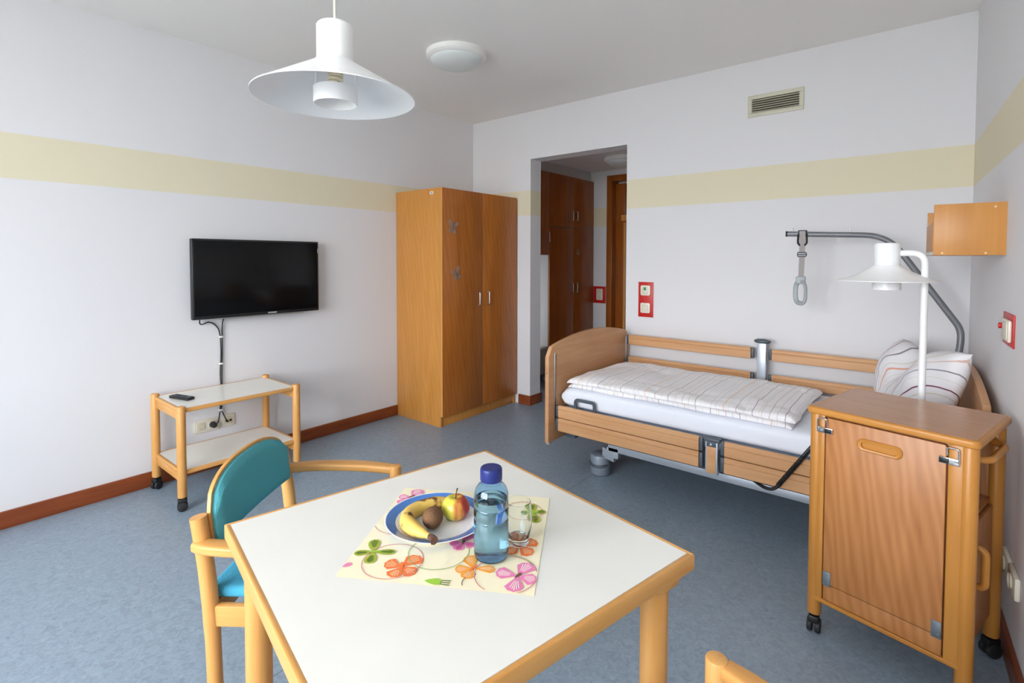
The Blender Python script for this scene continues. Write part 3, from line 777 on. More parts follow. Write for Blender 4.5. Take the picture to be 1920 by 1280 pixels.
ch2.location = (3.697, -3.318, 0); ch2.rotation_euler = (0, 0, math.radians(157))

# ================================================================== NAPKIN with printed butterflies
NA = math.atan2(0.215, 0.36)
nk = thing('paper_napkin', 'yellow paper napkin printed with butterflies lying on the table', 'napkin', (2.774, -3.33, 0.7504), NA)
NW = 0.418
NAPM = plain('napkin_paper', '#f6eccb', 0.85)
nb = MB()
def napz(u, v):
    f = 0.0010*math.exp(-((u-0.5)/0.02)**2)+0.0010*math.exp(-((v-0.5)/0.02)**2)
    return f
nb.grid(40, 40, lambda u, v: Vector((u*NW-0.0, v*NW-0.0, 0.0007+napz(u, v))))
nb.grid(1, 1, lambda u, v: Vector((u*NW, v*NW, 0.0)))
nb.obj('sheet', NAPM, nk, fix=False)
PRINT = {k: plain('print_'+k, c, 0.85) for k, c in dict(green='#a7b23c', dgreen='#5d7a2a', lgreen='#9fca45', orange='#ee7a3c', lorange='#fbd0a0', yorange='#f4a63c', pink='#e884b4', dpink='#c95c8d', white='#fbf3ea', line='#cf7f86', gline='#8fae6a', brown='#6b5a40').items()}
def flat_mesh(name, items, parent, z):
    """items: [(polygon, key)] -> one thin printed motif"""
    keys = []
    bm = bmesh.new()
    for poly, k in items:
        if k not in keys: keys.append(k)
        vs_ = [bm.verts.new((p[0], p[1], z+0.00004*items.index((poly, k)))) for p in poly]
        f = bm.faces.new(vs_); f.material_index = keys.index(k)
        f.normal_update()
        if f.normal.z < 0: f.normal_flip()
    me = bpy.data.meshes.new(name); bm.to_mesh(me); bm.free()
    for k in keys: me.materials.append(PRINT[k])
    o = bpy.data.objects.new(name, me); COL.objects.link(o); o.parent = parent
    return o
def clip(p): return (min(NW-0.0005, max(0.0005, p[0])), min(NW-0.0005, max(0.0005, p[1])))
def petal(c, t, w, n=16, k0=0.0, k1=1.0):
    dx, dy = t[0]-c[0], t[1]-c[1]; L_ = math.hypot(dx, dy); ex, ey = dx/L_, dy/L_
    out = []
    for i in range(n):
        th = 2*PI*i/n
        a = L_*(0.5-0.5*math.cos(th)); s = w*math.sin(th)*(0.25+0.75*(a/L_)**0.8)*1.55
        out.append(clip((c[0]+ex*a-ey*s, c[1]+ey*a+ex*s)))
    return out
def fan(c, t, w, n=14):
    dx, dy = t[0]-c[0], t[1]-c[1]; L_ = math.hypot(dx, dy); a0 = math.atan2(dy, dx); sp = min(0.62, 1.25*w/L_+0.12)
    out = [clip(c)]
    for i in range(n+1):
        q = -1+2*i/n
        r = L_*(1.0-0.16*abs(q)**2.5-0.12*(q > 0)*q)*(1+0.022*math.cos(q*PI*4))
        out.append(clip((c[0]+r*math.cos(a0+q*sp), c[1]+r*math.sin(a0+q*sp))))
    return out
def streaks(c, t, w, key, m=5):
    dx, dy = t[0]-c[0], t[1]-c[1]; L_ = math.hypot(dx, dy); ex, ey = dx/L_, dy/L_
    its = []
    for j in range(m):
        o_ = (j-(m-1)/2)/m*1.5
        a0, a1 = 0.35*L_, (0.93-0.22*abs(o_))*L_
        p0 = (c[0]+ex*a0-ey*w*o_*0.4, c[1]+ey*a0+ex*w*o_*0.4); p1 = (c[0]+ex*a1-ey*w*o_*0.95, c[1]+ey*a1+ex*w*o_*0.95)
        hw = 0.0011
        its.append(([clip((p0[0]-ey*hw*0.4, p0[1]+ex*hw*0.4)), clip((p0[0]+ey*hw*0.4, p0[1]-ex*hw*0.4)), clip((p1[0]+ey*hw, p1[1]-ex*hw)), clip((p1[0]-ey*hw, p1[1]+ex*hw))], key))
    return its
def butterfly_print(c, tips, w, key, skey, body):
    its = [((petal if key == 'green' else fan)(c, t, w*wf), key) for t, wf in tips]
    for t, wf in tips: its += streaks(c, t, w*wf, skey)
    bx_, by_ = body
    its.append((petal((c[0]-bx_, c[1]-by_), (c[0]+bx_, c[1]+by_), 0.003), 'lgreen' if key == 'green' else 'brown' if key == 'pink' else 'orange'))
    return flat_mesh('butterfly_print', its, nk, 0.0020)
butterfly_print((0.044, 0.094), [((0.003, 0.082), 0.8), ((0.094, 0.101), 0.8), ((0.026, 0.143), 1), ((0.052, 0.050), 1)], 0.012, 'green', 'dgreen', (0.016, 0.006))
butterfly_print((0.127, 0.050), [((0.086, 0.058), 1.2), ((0.152, 0.094), 1.2), ((0.118, 0.012), 1), ((0.163, 0.030), 1)], 0.016, 'orange', 'lorange', (-0.006, 0.016))
butterfly_print((0.279, 0.067), [((0.260, 0.112), 1), ((0.326, 0.072), 0.7), ((0.243, 0.056), 1), ((0.272, 0.030), 0.9)], 0.014, 'yorange', 'lorange', (0.006, 0.014))
butterfly_print((0.378, 0.056), [((0.397, 0.104), 1.1), ((0.330, 0.062), 1), ((0.418, 0.046), 1.1), ((0.376, 0.004), 1)], 0.016, 'pink', 'white', (0.006, 0.01))
butterfly_print((0.037, 0.364), [((0.003, 0.358), 1), ((0.066, 0.386), 1), ((0.046, 0.412), 1), ((0.022, 0.318), 1)], 0.016, 'pink', 'white', (0.006, 0.01))
butterfly_print((0.381, 0.326), [((0.413, 0.338), 0.8), ((0.393, 0.276), 1), ((0.35, 0.318), 0.8), ((0.37, 0.372), 1)], 0.013, 'green', 'dgreen', (0.014, 0.006))
butterfly_print((0.366, 0.168), [((0.402, 0.196), 1.1), ((0.342, 0.132), 1), ((0.398, 0.136), 1), ((0.338, 0.196), 1)], 0.016, 'orange', 'lorange', (-0.012, 0.008))
butterfly_print((0.235, 0.162), [((0.205, 0.150), 1), ((0.262, 0.150), 1), ((0.228, 0.128), 0.8), ((0.24, 0.20), 1)], 0.014, 'pink', 'dpink', (0.0, 0.012))
flat_mesh('caterpillar_print', [(petal((0.190, 0.012), (0.226, 0.012), 0.009), 'lgreen')]+[([(0.224, 0.004+k*0.006), (0.244, 0.003+k*0.007), (0.244, 0.006+k*0.007), (0.224, 0.006+k*0.006)], 'dgreen') for k in range(3)], nk, 0.0020)
flat_mesh('petal_print', [(petal((0.001, 0.030), (0.014, 0.046), 0.006), 'pink')], nk, 0.0020)
def ring_print(c, r, key, a0=0, a1=2*PI, w=0.0009, ry=None):
    ry = ry or r; N = 48; its = []
    for k in range(N):
        t0 = a0+(a1-a0)*k/N; t1 = a0+(a1-a0)*(k+1)/N
        q = [(c[0]+(r+d_)*math.cos(t), c[1]+(ry+d_)*math.sin(t)) for d_, t in ((-w, t0), (w, t0), (w, t1), (-w, t1))]
        if all(0 < p[0] < NW and 0 < p[1] < NW for p in q): its.append((q, key))
    if its: flat_mesh('curl_print', its, nk, 0.0015)
ring_print((0.100, 0.068), 0.066, 'line'); ring_print((0.190, 0.116), 0.068, 'gline'); ring_print((0.352, 0.058), 0.066, 'line')
ring_print((0.352, 0.062), 0.066, 'gline', 0.3, 2.6); ring_print((0.30, 0.02), 0.032, 'brown', 1.9, 3.6); ring_print((0.355, 0.33), 0.05, 'line'); ring_print((0.06, 0.24), 0.07, 'line', 2.0, 5.2)

# ================================================================== PLATE AND FRUIT
PLX, PLY, PLZ = 2.780, -3.050, 0.7535
ptm, nt, pb = new_mat('plate_porcelain_blue_rim')
tc = nt.nodes.new('ShaderNodeTexCoord'); ln_ = nt.nodes.new('ShaderNodeVectorMath'); ln_.operation = 'LENGTH'
mpp = nt.nodes.new('ShaderNodeMapping'); mpp.inputs['Scale'].default_value = (1, 1, 0)
rpp = nt.nodes.new('ShaderNodeValToRGB'); rpp.color_ramp.interpolation = 'CONSTANT'
mul = nt.nodes.new('ShaderNodeMath'); mul.operation = 'MULTIPLY'; mul.inputs[1].default_value = 1/0.13
nt.links.new(tc.outputs['Object'], mpp.inputs['Vector']); nt.links.new(mpp.outputs[0], ln_.inputs[0]); nt.links.new(ln_.outputs['Value'], mul.inputs[0]); nt.links.new(mul.outputs[0], rpp.inputs['Fac']); nt.links.new(rpp.outputs['Color'], pb.inputs['Base Color'])
cr = rpp.color_ramp; cr.elements[0].color = lin('#eef0f4'); cr.elements[1].position = 0.117/0.13; cr.elements[1].color = lin('#eef0f4')
e_ = cr.elements.new(0.095/0.13); e_.color = lin('#4d7cc4')
setin(pb, Roughness=0.12)
plt = MB().lathe([(0.0, 0.004), (0.080, 0.004), (0.090, 0.007), (0.096, 0.012), (0.119, 0.019), (0.1205, 0.0185), (0.119, 0.017), (0.096, 0.009), (0.085, 0.002), (0.075, 0.0), (0.0, 0.0)], 64).obj('plate', ptm)
plt.location = (PLX, PLY, PLZ); plt.scale = (1.06, 1.06, 1.0)
tag(plt, 'white porcelain plate with blue rim holding fruit on the napkin', 'plate')
PB = PLZ+0.004
# apple
apm, nt, ab_ = new_mat('apple_skin')
tc = nt.nodes.new('ShaderNodeTexCoord'); mp = nt.nodes.new('ShaderNodeMapping'); mp.inputs['Scale'].default_value = (60, 60, 6)
n1 = nt.nodes.new('ShaderNodeTexNoise'); n1.inputs['Scale'].default_value = 1; n1.inputs['Detail'].default_value = 5
gr = nt.nodes.new('ShaderNodeSeparateXYZ')
m1 = nt.nodes.new('ShaderNodeMath'); m1.operation = 'MULTIPLY_ADD'; m1.inputs[1].default_value = 10; m1.inputs[2].default_value = 0.05
m2 = nt.nodes.new('ShaderNodeMath'); m2.operation = 'MULTIPLY_ADD'; m2.inputs[1].default_value = 1.3
m3 = nt.nodes.new('ShaderNodeMath'); m3.operation = 'SUBTRACT'; m3.inputs[1].default_value = 0.25
ra = nt.nodes.new('ShaderNodeValToRGB')
ra.color_ramp.elements[0].position = 0.30; ra.color_ramp.elements[0].color = lin('#c9c04a'); ra.color_ramp.elements[1].position = 0.78; ra.color_ramp.elements[1].color = lin('#a02c22')
q_ = ra.color_ramp.elements.new(0.52); q_.color = lin('#c98a3c')
L = nt.links.new
L(tc.outputs['Object'], mp.inputs['Vector']); L(mp.outputs[0], n1.inputs['Vector']); L(tc.outputs['Object'], gr.inputs[0])
L(gr.outputs['X'], m1.inputs[0]); L(n1.outputs['Fac'], m2.inputs[0]); L(m1.outputs[0], m2.inputs[2]); L(m2.outputs[0], m3.inputs[0]); L(m3.outputs[0], ra.inputs['Fac']); L(ra.outputs['Color'], ab_.inputs['Base Color'])
setin(ab_, Roughness=0.28)
ap = thing('apple', 'red and yellow apple on the blue-rimmed plate', 'apple', (2.804, -3.008, PB), math.radians(40))
pr = []
for k in range(25):
    a = PI*k/24
    r = 0.0355*math.sin(a)**0.92*(1.0+0.05*math.cos(a)); z = 0.033-0.031*math.cos(a)
    if k > 19: z -= 0.010*((k-19)/5)**1.6
    if k < 4: z += 0.004*((4-k)/4)
    pr.append((max(0, r if 0 < k < 24 else 0), z))
zmin = min(z for _, z in pr); pr = [(r, z-zmin) for r, z in pr]
MB().lathe(pr, 40).obj('flesh', apm, ap)
MB().tube([(0, 0, 0.049), (0.001, 0.001, 0.062), (0.004, 0.003, 0.074)], [0.0014, 0.0013, 0.002], 8).obj('stem', plain('apple_stem', '#4a3a22', 0.8), ap)
# kiwi
kwm = plain('kiwi_skin', '#7a5a42', 0.95, spec=0.1, bump=(260, 0.8, 0.003, 5))
kw = thing('kiwi', 'brown fuzzy kiwi lying between banana and apple', 'kiwi', (2.794, -3.076, PB+0.0245), math.radians(-62))
prk = [(0.0245*math.sin(PI*k/16)**0.9 if 0 < k < 16 else 0, -0.031*math.cos(PI*k/16)) for k in range(17)]
MB().lathe(prk, 28).xf(Matrix.Rotation(PI/2*0.93, 4, 'Y')).obj('flesh', kwm, kw)
MB().cyl((0.0295, 0, -0.0035), (0.0325, 0, -0.0035), 0.004, n=10).obj('stem_scar', plain('kiwi_scar', '#4e3828', 0.9), kw)
# banana
bnm, nt, bb_ = new_mat('banana_skin')
tc = nt.nodes.new('ShaderNodeTexCoord'); n1 = nt.nodes.new('ShaderNodeTexNoise'); n1.inputs['Scale'].default_value = 42; n1.inputs['Detail'].default_value = 6
n2 = nt.nodes.new('ShaderNodeTexNoise'); n2.inputs['Scale'].default_value = 16; n2.inputs['Detail'].default_value = 2
ra = nt.nodes.new('ShaderNodeValToRGB'); ra.color_ramp.elements[0].position = 0.52; ra.color_ramp.elements[0].color = lin('#e0ba5e'); ra.color_ramp.elements[1].position = 0.585; ra.color_ramp.elements[1].color = lin('#6b4524')
L = nt.links.new
mm = nt.nodes.new('ShaderNodeMix'); mm.data_type = 'FLOAT'; mm.inputs[0].default_value = 0.45
L(tc.outputs['Object'], n1.inputs['Vector']); L(tc.outputs['Object'], n2.inputs['Vector']); L(n1.outputs['Fac'], mm.inputs[2]); L(n2.outputs['Fac'], mm.inputs[3]); L(mm.outputs[0], ra.inputs['Fac']); L(ra.outputs['Color'], bb_.inputs['Base Color'])
setin(bb_, Roughness=0.5)
bn = thing('banana', 'ripe spotted banana curving along the plate edge', 'banana', (0.014, -0.016, 0))
bp_ = spline([(2.838, -3.120, PB+0.022), (2.812, -3.119, PB+0.020), (2.780, -3.117, PB+0.0185), (2.742, -3.108, PB+0.0185), (2.716, -3.082, PB+0.0185), (2.708, -3.048, PB+0.0185), (2.718, -3.010, PB+0.0185), (2.730, -2.986, PB+0.018), (2.750, -2.962, PB+0.020)], 5)
nB = len(bp_); brs = []
for i in range(nB):
    t = i/(nB-1)
    brs.append(0.0065+0.0115*min(1, max(0, (t-0.06)/0.22))**0.8 if t < 0.8 else 0.018-0.011*((t-0.8)/0.2)**1.5)
MB().tube(bp_, brs, 5*3, squash=(0.97, 1.0)).obj('skin', bnm, bn, sharp=60)
MB().tube([(2.836, -3.120, PB+0.022), (2.846, -3.122, PB+0.023), (2.858, -3.126, PB+0.022)], [0.0068, 0.0078, 0.0100], 8).obj('stem', plain('banana_stem', '#5c4030', 0.9), bn)

# ================================================================== BOTTLE AND GLASS
BX, BY, BZ = 2.980, -3.071, 0.7528
bt = thing('water_bottle', 'blue tinted plastic water bottle with dark blue cap', 'bottle', (BX, BY, BZ))
BOTM = glass_mat('blue_bottle_plastic', '#c6e6fb', 1.45)
WATM = glass_mat('bottle_water', '#fbfeff', 1.33)
outer = [(0.0, 0.003), (0.020, 0.001), (0.031, 0.0), (0.0365, 0.004), (0.0385, 0.012), (0.0385, 0.086), (0.0375, 0.089), (0.0385, 0.092), (0.0385, 0.112), (0.0375, 0.115), (0.0385, 0.118), (0.0385, 0.135), (0.0375, 0.145), (0.034, 0.155), (0.028, 0.163), (0.0235, 0.167), (0.0225, 0.172), (0.0225, 0.180)]
inner = [(max(0, r-0.0016), z) for r, z in outer]; inner[0] = (0, 0.006); inner[1] = (0.018, 0.0045); inner[2] = (0.028, 0.0035); inner[3] = (0.0345, 0.007)
MB().lathe(outer+list(reversed(inner)), 48).obj('bottle_body', BOTM, bt)
wl = 0.132
wprof = [(max(0, r+0.0004) if r > 0 else 0, z-0.0003) for r, z in inner if z < wl]+[(0.0372, wl), (0.0, wl)]
MB().lathe(wprof, 48).obj('water', WATM, bt)
CAPM = plain('dark_blue_cap', '#18276e', 0.35)
MB().lathe([(0.0, 0.201), (0.0215, 0.201), (0.0235, 0.1995), (0.0245, 0.196), (0.0245, 0.174), (0.0236, 0.172), (0.0232, 0.172)], 40).obj('screw_cap', CAPM, bt)
gt = thing('drinking_glass', 'empty clear glass tumbler standing behind the blue bottle', 'glass', (2.993, -2.990, 0.7528))
GLM = glass_mat('clear_glass', '#fafcfb', 1.45)
go_ = [(0.0, 0.0), (0.022, 0.0), (0.0245, 0.003), (0.0245, 0.012), (0.0265, 0.022), (0.0305, 0.040), (0.0315, 0.055), (0.0305, 0.075), (0.0285, 0.098)]
gi_ = [(0.0275, 0.0985), (0.0292, 0.075), (0.0302, 0.055), (0.0290, 0.040), (0.0245, 0.024), (0.021, 0.016), (0.0, 0.014)]
MB().lathe(go_+gi_, 40).obj('tumbler', GLM, gt)

# ================================================================== BED
bd = thing('nursing_bed', 'adjustable nursing bed with beech boards along the back wall', 'bed', (0, 0, 0))
BY0, BY1 = -1.185, -0.045
def board(x0, x1, nm):
    yc = (BY0+BY1)/2; hw = (BY1-BY0)/2
    poly = [(BY0, 0.205), (BY0+0.0, 0.765)]
    N = 28
    top = []
    for i in range(N+1):
        q = -1+2*i/N; y = yc+hw*q
        z = 0.825+0.072*(1-q*q)
        ed = 1-abs(q)
        if ed < 0.09: z -= 0.055*(1-math.sqrt(max(0, 1-(1-ed/0.09)**2)))
        top.append((y, z))
    poly = [(BY0, 0.205)]+top+[(BY1, 0.205)]
    o = MB().prism(poly, lambda a, c, t: Vector((t, a, c)), x0, x1, 0.005, 3).obj(nm, BEDWY, bd)
    return o
fb = board(1.775, 1.805, 'footboard'); hb = board(3.845, 3.873, 'headboard')
hm = Matrix.Translation((3.873, -0.045, 0)) @ Matrix.Rotation(math.radians(2.4), 4, 'Z') @ Matrix.Translation((-3.873, 0.045, 0))
hb.data.transform(hm)
for yy in (BY0+0.075, BY1-0.045):
    MB().box(1.805, 1.809, yy-0.008, yy+0.008, 0.34, 0.79, 0.001).obj('guide_rail', BRUSHED, fb)
    MB().box(1.809, 1.8095, yy-0.003, yy+0.003, 0.345, 0.785).obj('guide_groove', DARKHOLE, fb)
MB().box(1.778, 1.803, BY0+0.01, BY0+0.045, 0.192, 0.207, 0.002).obj('foot_cap', SILVERB, fb)
MB().cyl((1.79, BY0+0.001, 0.665), (1.79, BY0-0.003, 0.665), 0.006, n=14).obj('screw', BRUSHED, fb)
def rail(x0, x1, y, z0, z1, face, nm='side_rail'):
    """profiled side board with grey end caps"""
    h = z1-z0; th = 0.024
    pf = [(0, z0+0.004), (0.004, z0), (th-0.004, z0), (th, z0+0.004), (th, z0+h*0.62), (th*0.86, z0+h*0.66), (th, z0+h*0.70), (th, z1-0.008), (th-0.006, z1-0.001), (0.006, z1-0.001), (0, z1-0.008)]
    b_ = MB().prism(pf, lambda a, c, t: Vector((t, y-face*a+face*0.012, c)), x0, x1).obj(nm, BEDW, bd)
    for xe, s in ((x0, -1), (x1, 1)):
        MB().box(min(xe, xe+s*0.022), max(xe, xe+s*0.022), y-0.010, y+0.011, z0+0.003, z1-0.003, 0.006).obj('end_cap', DGREY, b_)
for (x0, x1) in ((1.838, 2.760), (2.895, 3.808)):
    for (z0, z1) in ((0.367, 0.447), (0.277, 0.363)):
        rail(x0, x1, -1.110, z0, z1, 1)
    for (z0, z1) in ((0.722, 0.802), (0.555, 0.628)):
        rail(x0, x1, -0.100, z0, z1, 1)
# middle posts
MB().box(2.806, 2.862, -0.125, -0.085, 0.43, 0.838, 0.003).obj('rear_post', SILVERB, bd)
MB().lathe([(0.0, 0.018), (0.03, 0.016), (0.045, 0.008), (0.047, 0.0), (0.040, -0.008), (0.0, -0.010)], 28).xf(Matrix.Translation((2.834, -0.105, 0.848)) @ Matrix.Diagonal((1.15, 0.65, 1, 1))).obj('post_knob', DGREY, bd)
fp = MB().box(2.795, 2.860, -1.118, -1.085, 0.252, 0.432, 0.003).obj('front_post', SILVERB, bd)
MB().box(2.803, 2.852, -1.121, -1.117, 0.262, 0.405, 0.001).obj('wood_inlay', BEDW, fp)
MB().box(2.803, 2.852, -1.122, -1.117, 0.405, 0.432, 0.001).obj('lock_plate', DGREY, fp)
MB().cyl((2.826, -1.121, 0.419), (2.826, -1.125, 0.419), 0.006, n=14).obj('lock_button', STEEL, fp)
MB().box(2.785, 2.872, -1.124, -1.080, 0.430, 0.450, 0.006).obj('post_cap', DGREY, fp)
# frame under the mattress, mattress retainer, lower chassis
MB().box(1.84, 3.775, -1.085, -0.13, 0.385, 0.425, 0.004).obj('mattress_platform', SILVERB, bd)
hl = MB()
hl.tube(fillet([(1.952, -1.088, 0.41), (1.952, -1.092, 0.500), (2.092, -1.092, 0.500), (2.092, -1.088, 0.41)], 0.022), 0.0105, 10).obj('mattress_retainer', DGREY, bd)
MB().box(2.15, 3.60, -1.015, -0.975, 0.190, 0.232, 0.003).obj('chassis_beam', SILVERB, bd)
MB().box(2.15, 3.60, -0.25, -0.21, 0.190, 0.232, 0.003).obj('chassis_beam', SILVERB, bd)
for xx in (2.15, 3.55):
    MB().box(xx, xx+0.05, -0.98, -0.24, 0.190, 0.232, 0.003).obj('cross_beam', SILVERB, bd)
MB().box(1.815, 1.895, -1.00, -0.90, 0.205, 0.30, 0.006).obj('corner_bracket', DGREY, bd)
MB().box(2.25, 2.38, -0.66, -0.56, 0.232, 0.40, 0.004).box(3.3, 3.43, -0.66, -0.56, 0.232, 0.40, 0.004).obj('lifting_column', DGREY, bd)
for (cx_, cy_) in ((2.060, -0.950), (2.060, -0.27), (3.66, -0.945), (3.66, -0.27)):
    cs = MB().lathe([(0.0, 0.136), (0.052, 0.136), (0.062, 0.130), (0.065, 0.120), (0.065, 0.018), (0.060, 0.006), (0.0, 0.006)], 36, (cx_, cy_, 0)).obj('castor_cover', GREYM, bd)
    MB().tube([(cx_+0.067*math.cos(a), cy_+0.067*math.sin(a), 0.072+0.006*math.cos(2*a)) for a in [math.radians(q) for q in range(200, 345, 12)]], [0.004, 0.008]+[0.009]*9+[0.006, 0.003], 8).obj('brake_pedal', DGREY, cs)
    MB().cyl((cx_-0.05, cy_, 0.032), (cx_+0.05, cy_, 0.032), 0.032, n=28, bev=0.004).obj('wheel', BLACKR, cs)
    s = 1 if cx_ < 2.5 else -1
    ye = -0.995 if cy_ < -0.5 else -0.23
    MB().prism([(cx_+s*0.03, cy_-0.03), (cx_+s*0.13, ye-0.02), (cx_+s*0.13, ye+0.02), (cx_+s*0.03, cy_+0.03)], lambda a, c, t: Vector((a, c, t)), 0.125, 0.19, 0.002).box(min(cx_+s*0.08, cx_+s*0.16), max(cx_+s*0.08, cx_+s*0.16), ye-0.02, ye+0.02, 0.15, 0.215, 0.002).obj('castor_arm', SILVERB, cs)

# mattress
mt = MB()
MX0, MX1, MY0, MY1, MZ0, MZ1 = 1.818, 3.778, -1.062, -0.140, 0.4255, 0.560
def matf(u, v):
    # superellipse cross-section in (y,z) swept along x with rounded ends
    a = 2*PI*u
    ex = 0.20
    ca, sa = math.cos(a), math.sin(a)
    yy = math.copysign(abs(ca)**ex, ca); zz = math.copysign(abs(sa)**0.42, sa)
    t = 2*v-1
    k = (1-abs(t)**26)**0.35 if abs(t) < 1 else 0.0
    x = (MX0+MX1)/2+t*(MX1-MX0)/2
    wob = 0.006*noise.noise(Vector((x*2.3, a*1.2, 3.1)))
    return Vector((x, (MY0+MY1)/2+yy*((MY1-MY0)/2)*(0.97+0.03*k)+wob, (MZ0+MZ1)/2+zz*(MZ1-MZ0)/2*(0.35+0.65*k)))
mt.grid(96, 70, matf, closed_u=True)
mto = mt.obj('mattress', SHEET, sharp=70)
tag(mto, 'white sheeted mattress on the nursing bed', 'mattress')

# duvet, folded flat
DUV = stripe_mat('duvet_striped_cotton', '#efedef', [(0.055, 0.006, '#cfc4c0'), (0.115, 0.006, '#cdbfc0'), (0.200, 0.018, '#e8cdbf'), (0.235, 0.006, '#d8d2c4'), (0.262, 0.006, '#d8d2c4'), (0.345, 0.010, '#c2aeaa'), (0.43, 0.006, '#d5cfc2'), (0.52, 0.008, '#a3929b'), (0.595, 0.006, '#d9d3c2'), (0.62, 0.006, '#d9d3c2'), (0.700, 0.009, '#d3b5af'), (0.78, 0.006, '#d8d2c6'), (0.86, 0.008, '#a0929b'), (0.93, 0.006, '#d9cfc6')], period=0.46)
dv = MB()
DX0, DX1, DY0, DY1 = 1.845, 3.205, -1.035, -0.235
def duv_layer(x0, x1, y0, y1, zb, thk, seed, amp):
    def f(u, v):
        # u around the cross-section (closed, in y-z), v along x
        a = 2*PI*u
        ca, sa = math.cos(a), math.sin(a)
        yy = math.copysign(abs(ca)**0.34, ca); zz = math.copysign(abs(sa)**0.50, sa)
        t = 2*v-1
        k = (1-abs(t)**18)**0.4 if abs(t) < 1 else 0.0
        x = (x0+x1)/2+t*(x1-x0)/2
        y = (y0+y1)/2+yy*((y1-y0)/2)*(0.985+0.015*k)
        p = Vector((x*3.1, y*4.2, seed))
        w = noise.noise(p)*0.012+noise.noise(p*2.3)*0.008+abs(noise.noise(Vector((x*7+y*4, y*5-x*2, seed))))*0.012+abs(noise.noise(Vector((x*15-y*9, y*12, seed+4))))*0.005
        z = zb+(0.5+0.5*zz)*thk*(0.35+0.65*k)
        if zz > 0: z += amp*w*zz*k
        x += 0.016*noise.noise(Vector((y*6, 2.2, zz+seed)))*(1 if abs(t) > 0.8 else abs(t))
        y += 0.014*noise.noise(Vector((x*5, 7.2, zz+seed)))
        return Vector((x, y, max(z, MZ1-0.010)))
    return f
duv_uv = lambda u, v: ((DX0+v*(DX1-DX0))+0.012*math.sin(7*u), u)
dv.grid(90, 100, duv_layer(DX0+0.012, DX1-0.010, DY0-0.004, DY1+0.006, MZ1-0.010, 0.038, 3.3, 0.4), closed_u=True, uvf=lambda u, v: (duv_uv(u, v)[0]+0.21, u))
dv.grid(120, 120, duv_layer(DX0, DX1+0.004, DY0+0.004, DY1, MZ1+0.016, 0.040, 0.5, 1.0), closed_u=True, uvf=duv_uv)
dvo = dv.obj('duvet', DUV, sharp=80)
tag(dvo, 'white striped duvet folded flat on the bed', 'duvet')

# pillow, dented at the top, leaning on the headboard
PIL = stripe_mat('pillow_striped_cotton', '#e3e1e3', [(0.06, 0.010, '#8a6f7c'), (0.14, 0.008, '#cbb9b4'), (0.20, 0.006, '#cfc6b6'), (0.27, 0.020, '#e0a58e'), (0.33, 0.006, '#d2cbba'), (0.41, 0.008, '#8f8790'), (0.50, 0.010, '#b78f99'), (0.58, 0.006, '#d2cbba'), (0.63, 0.012, '#7d4a5a'), (0.72, 0.006, '#cfc6b6'), (0.80, 0.010, '#8a8390'), (0.88, 0.008, '#d3b3a8'), (0.94, 0.006, '#d2cbba')], period=1.0)
pw = MB()
A0 = Vector((3.515, -0.27, 0.60)); A1 = Vector((3.735, -1.06, 0.60))     # bottom edge, far and near end
T0 = Vector((3.672, -0.27, 0.965)); T1 = Vector((3.885, -1.03, 1.015))   # top corners
def pilf(side):
    def f(u, v):
        # u 0 far .. 1 near, v 0 bottom .. 1 top
        bot = A0.lerp(A1, u); top = T0.lerp(T1, u)
        dent = math.exp(-((u-0.46)/0.20)**2)
        top = top-Vector((0.02, 0, 0.115*dent))
        # far half flops forward
        top = top+Vector((-0.045, 0, 0))*(1-u)**2
        p = bot.lerp(top, v)
        nrm = ((A1-A0).cross(T0-A0)).normalized()
        if nrm.x > 0: nrm = -nrm
        e = (1-abs(2*u-1)**4.0)**0.55*(1-abs(2*v-1)**2.8)**0.58 if 0 < u < 1 and 0 < v < 1 else 0
        th = 0.135*e*(1-0.40*dent*v)
        # pinch the sides between the corners
        q = 0.045*(1-(2*v-1)**2)*((2*u-1)**3)
        p = p-(A1-A0).normalized()*q
        w = noise.noise(Vector((u*5, v*4, side*3)))*0.012*e+noise.noise(Vector((u*13, v*9, side)))*0.005*e
        if side > 0: return p+nrm*(th+w)
        return p-nrm*(th*0.62+w*0.3)
    return f
def piluv(u, v):
    a = math.atan2(v+0.12, (u-0.30))          # radiating stripes: upright on the near half, flatter on the far half
    return (a/PI*2.7+0.05*math.sin(9*v), v)
pw.grid(60, 44, pilf(1), uvf=piluv); pw.grid(60, 44, pilf(-1), uvf=piluv)
bmesh.ops.remove_doubles(pw.bm, verts=pw.bm.verts, dist=0.0008)
pwo = pw.obj('pillow', PIL, sharp=80)
tag(pwo, 'white striped pillow with a dented top leaning on the headboard', 'pillow')

# patient lifting pole
lp = thing('patient_lifting_pole', 'grey bent steel lifting pole rising over the bed head', 'lifting pole', (0, 0, 0))
BP = Vector((3.852, -0.22, 0)); TP = Vector((3.022, -0.35, 0))
def lpp(x, z):
    k = (BP.x-x)/(BP.x-TP.x); return Vector((x, BP.y+(TP.y-BP.y)*k, z))
pts = [(3.806, -0.22, 0.235)]+[p for p in fillet([(3.806, -0.22, 0.235), (3.806, -0.22, 0.64), lpp(3.853, 0.95), lpp(3.853, 1.035), lpp(3.525, 1.550), lpp(3.022, 1.570)], 0.115, 10)][1:]
MB().tube(pts, 0.0165, 18).obj('pole', POLEG, lp)
MB().cyl(lpp(3.024, 1.570), lpp(3.014, 1.5704), 0.0172, n=18).obj('end_cap', BLACKP, lp)
for xx in (3.052, 3.345):
    p = lpp(xx, 1.585 if xx < 3.2 else 1.573)
    MB().cyl(p-Vector((0, 0, 0.01)), p+Vector((0, 0, 0.022)), 0.0042, n=12).obj('stop_pin', BRUSHED, lp)
sp_ = lpp(3.105, 1.567)
hd_ = thing('trapeze_handle', 'grey trapeze grip hanging on a beige strap from the lifting pole', 'handle', (sp_.x, sp_.y, sp_.z), 0.12)
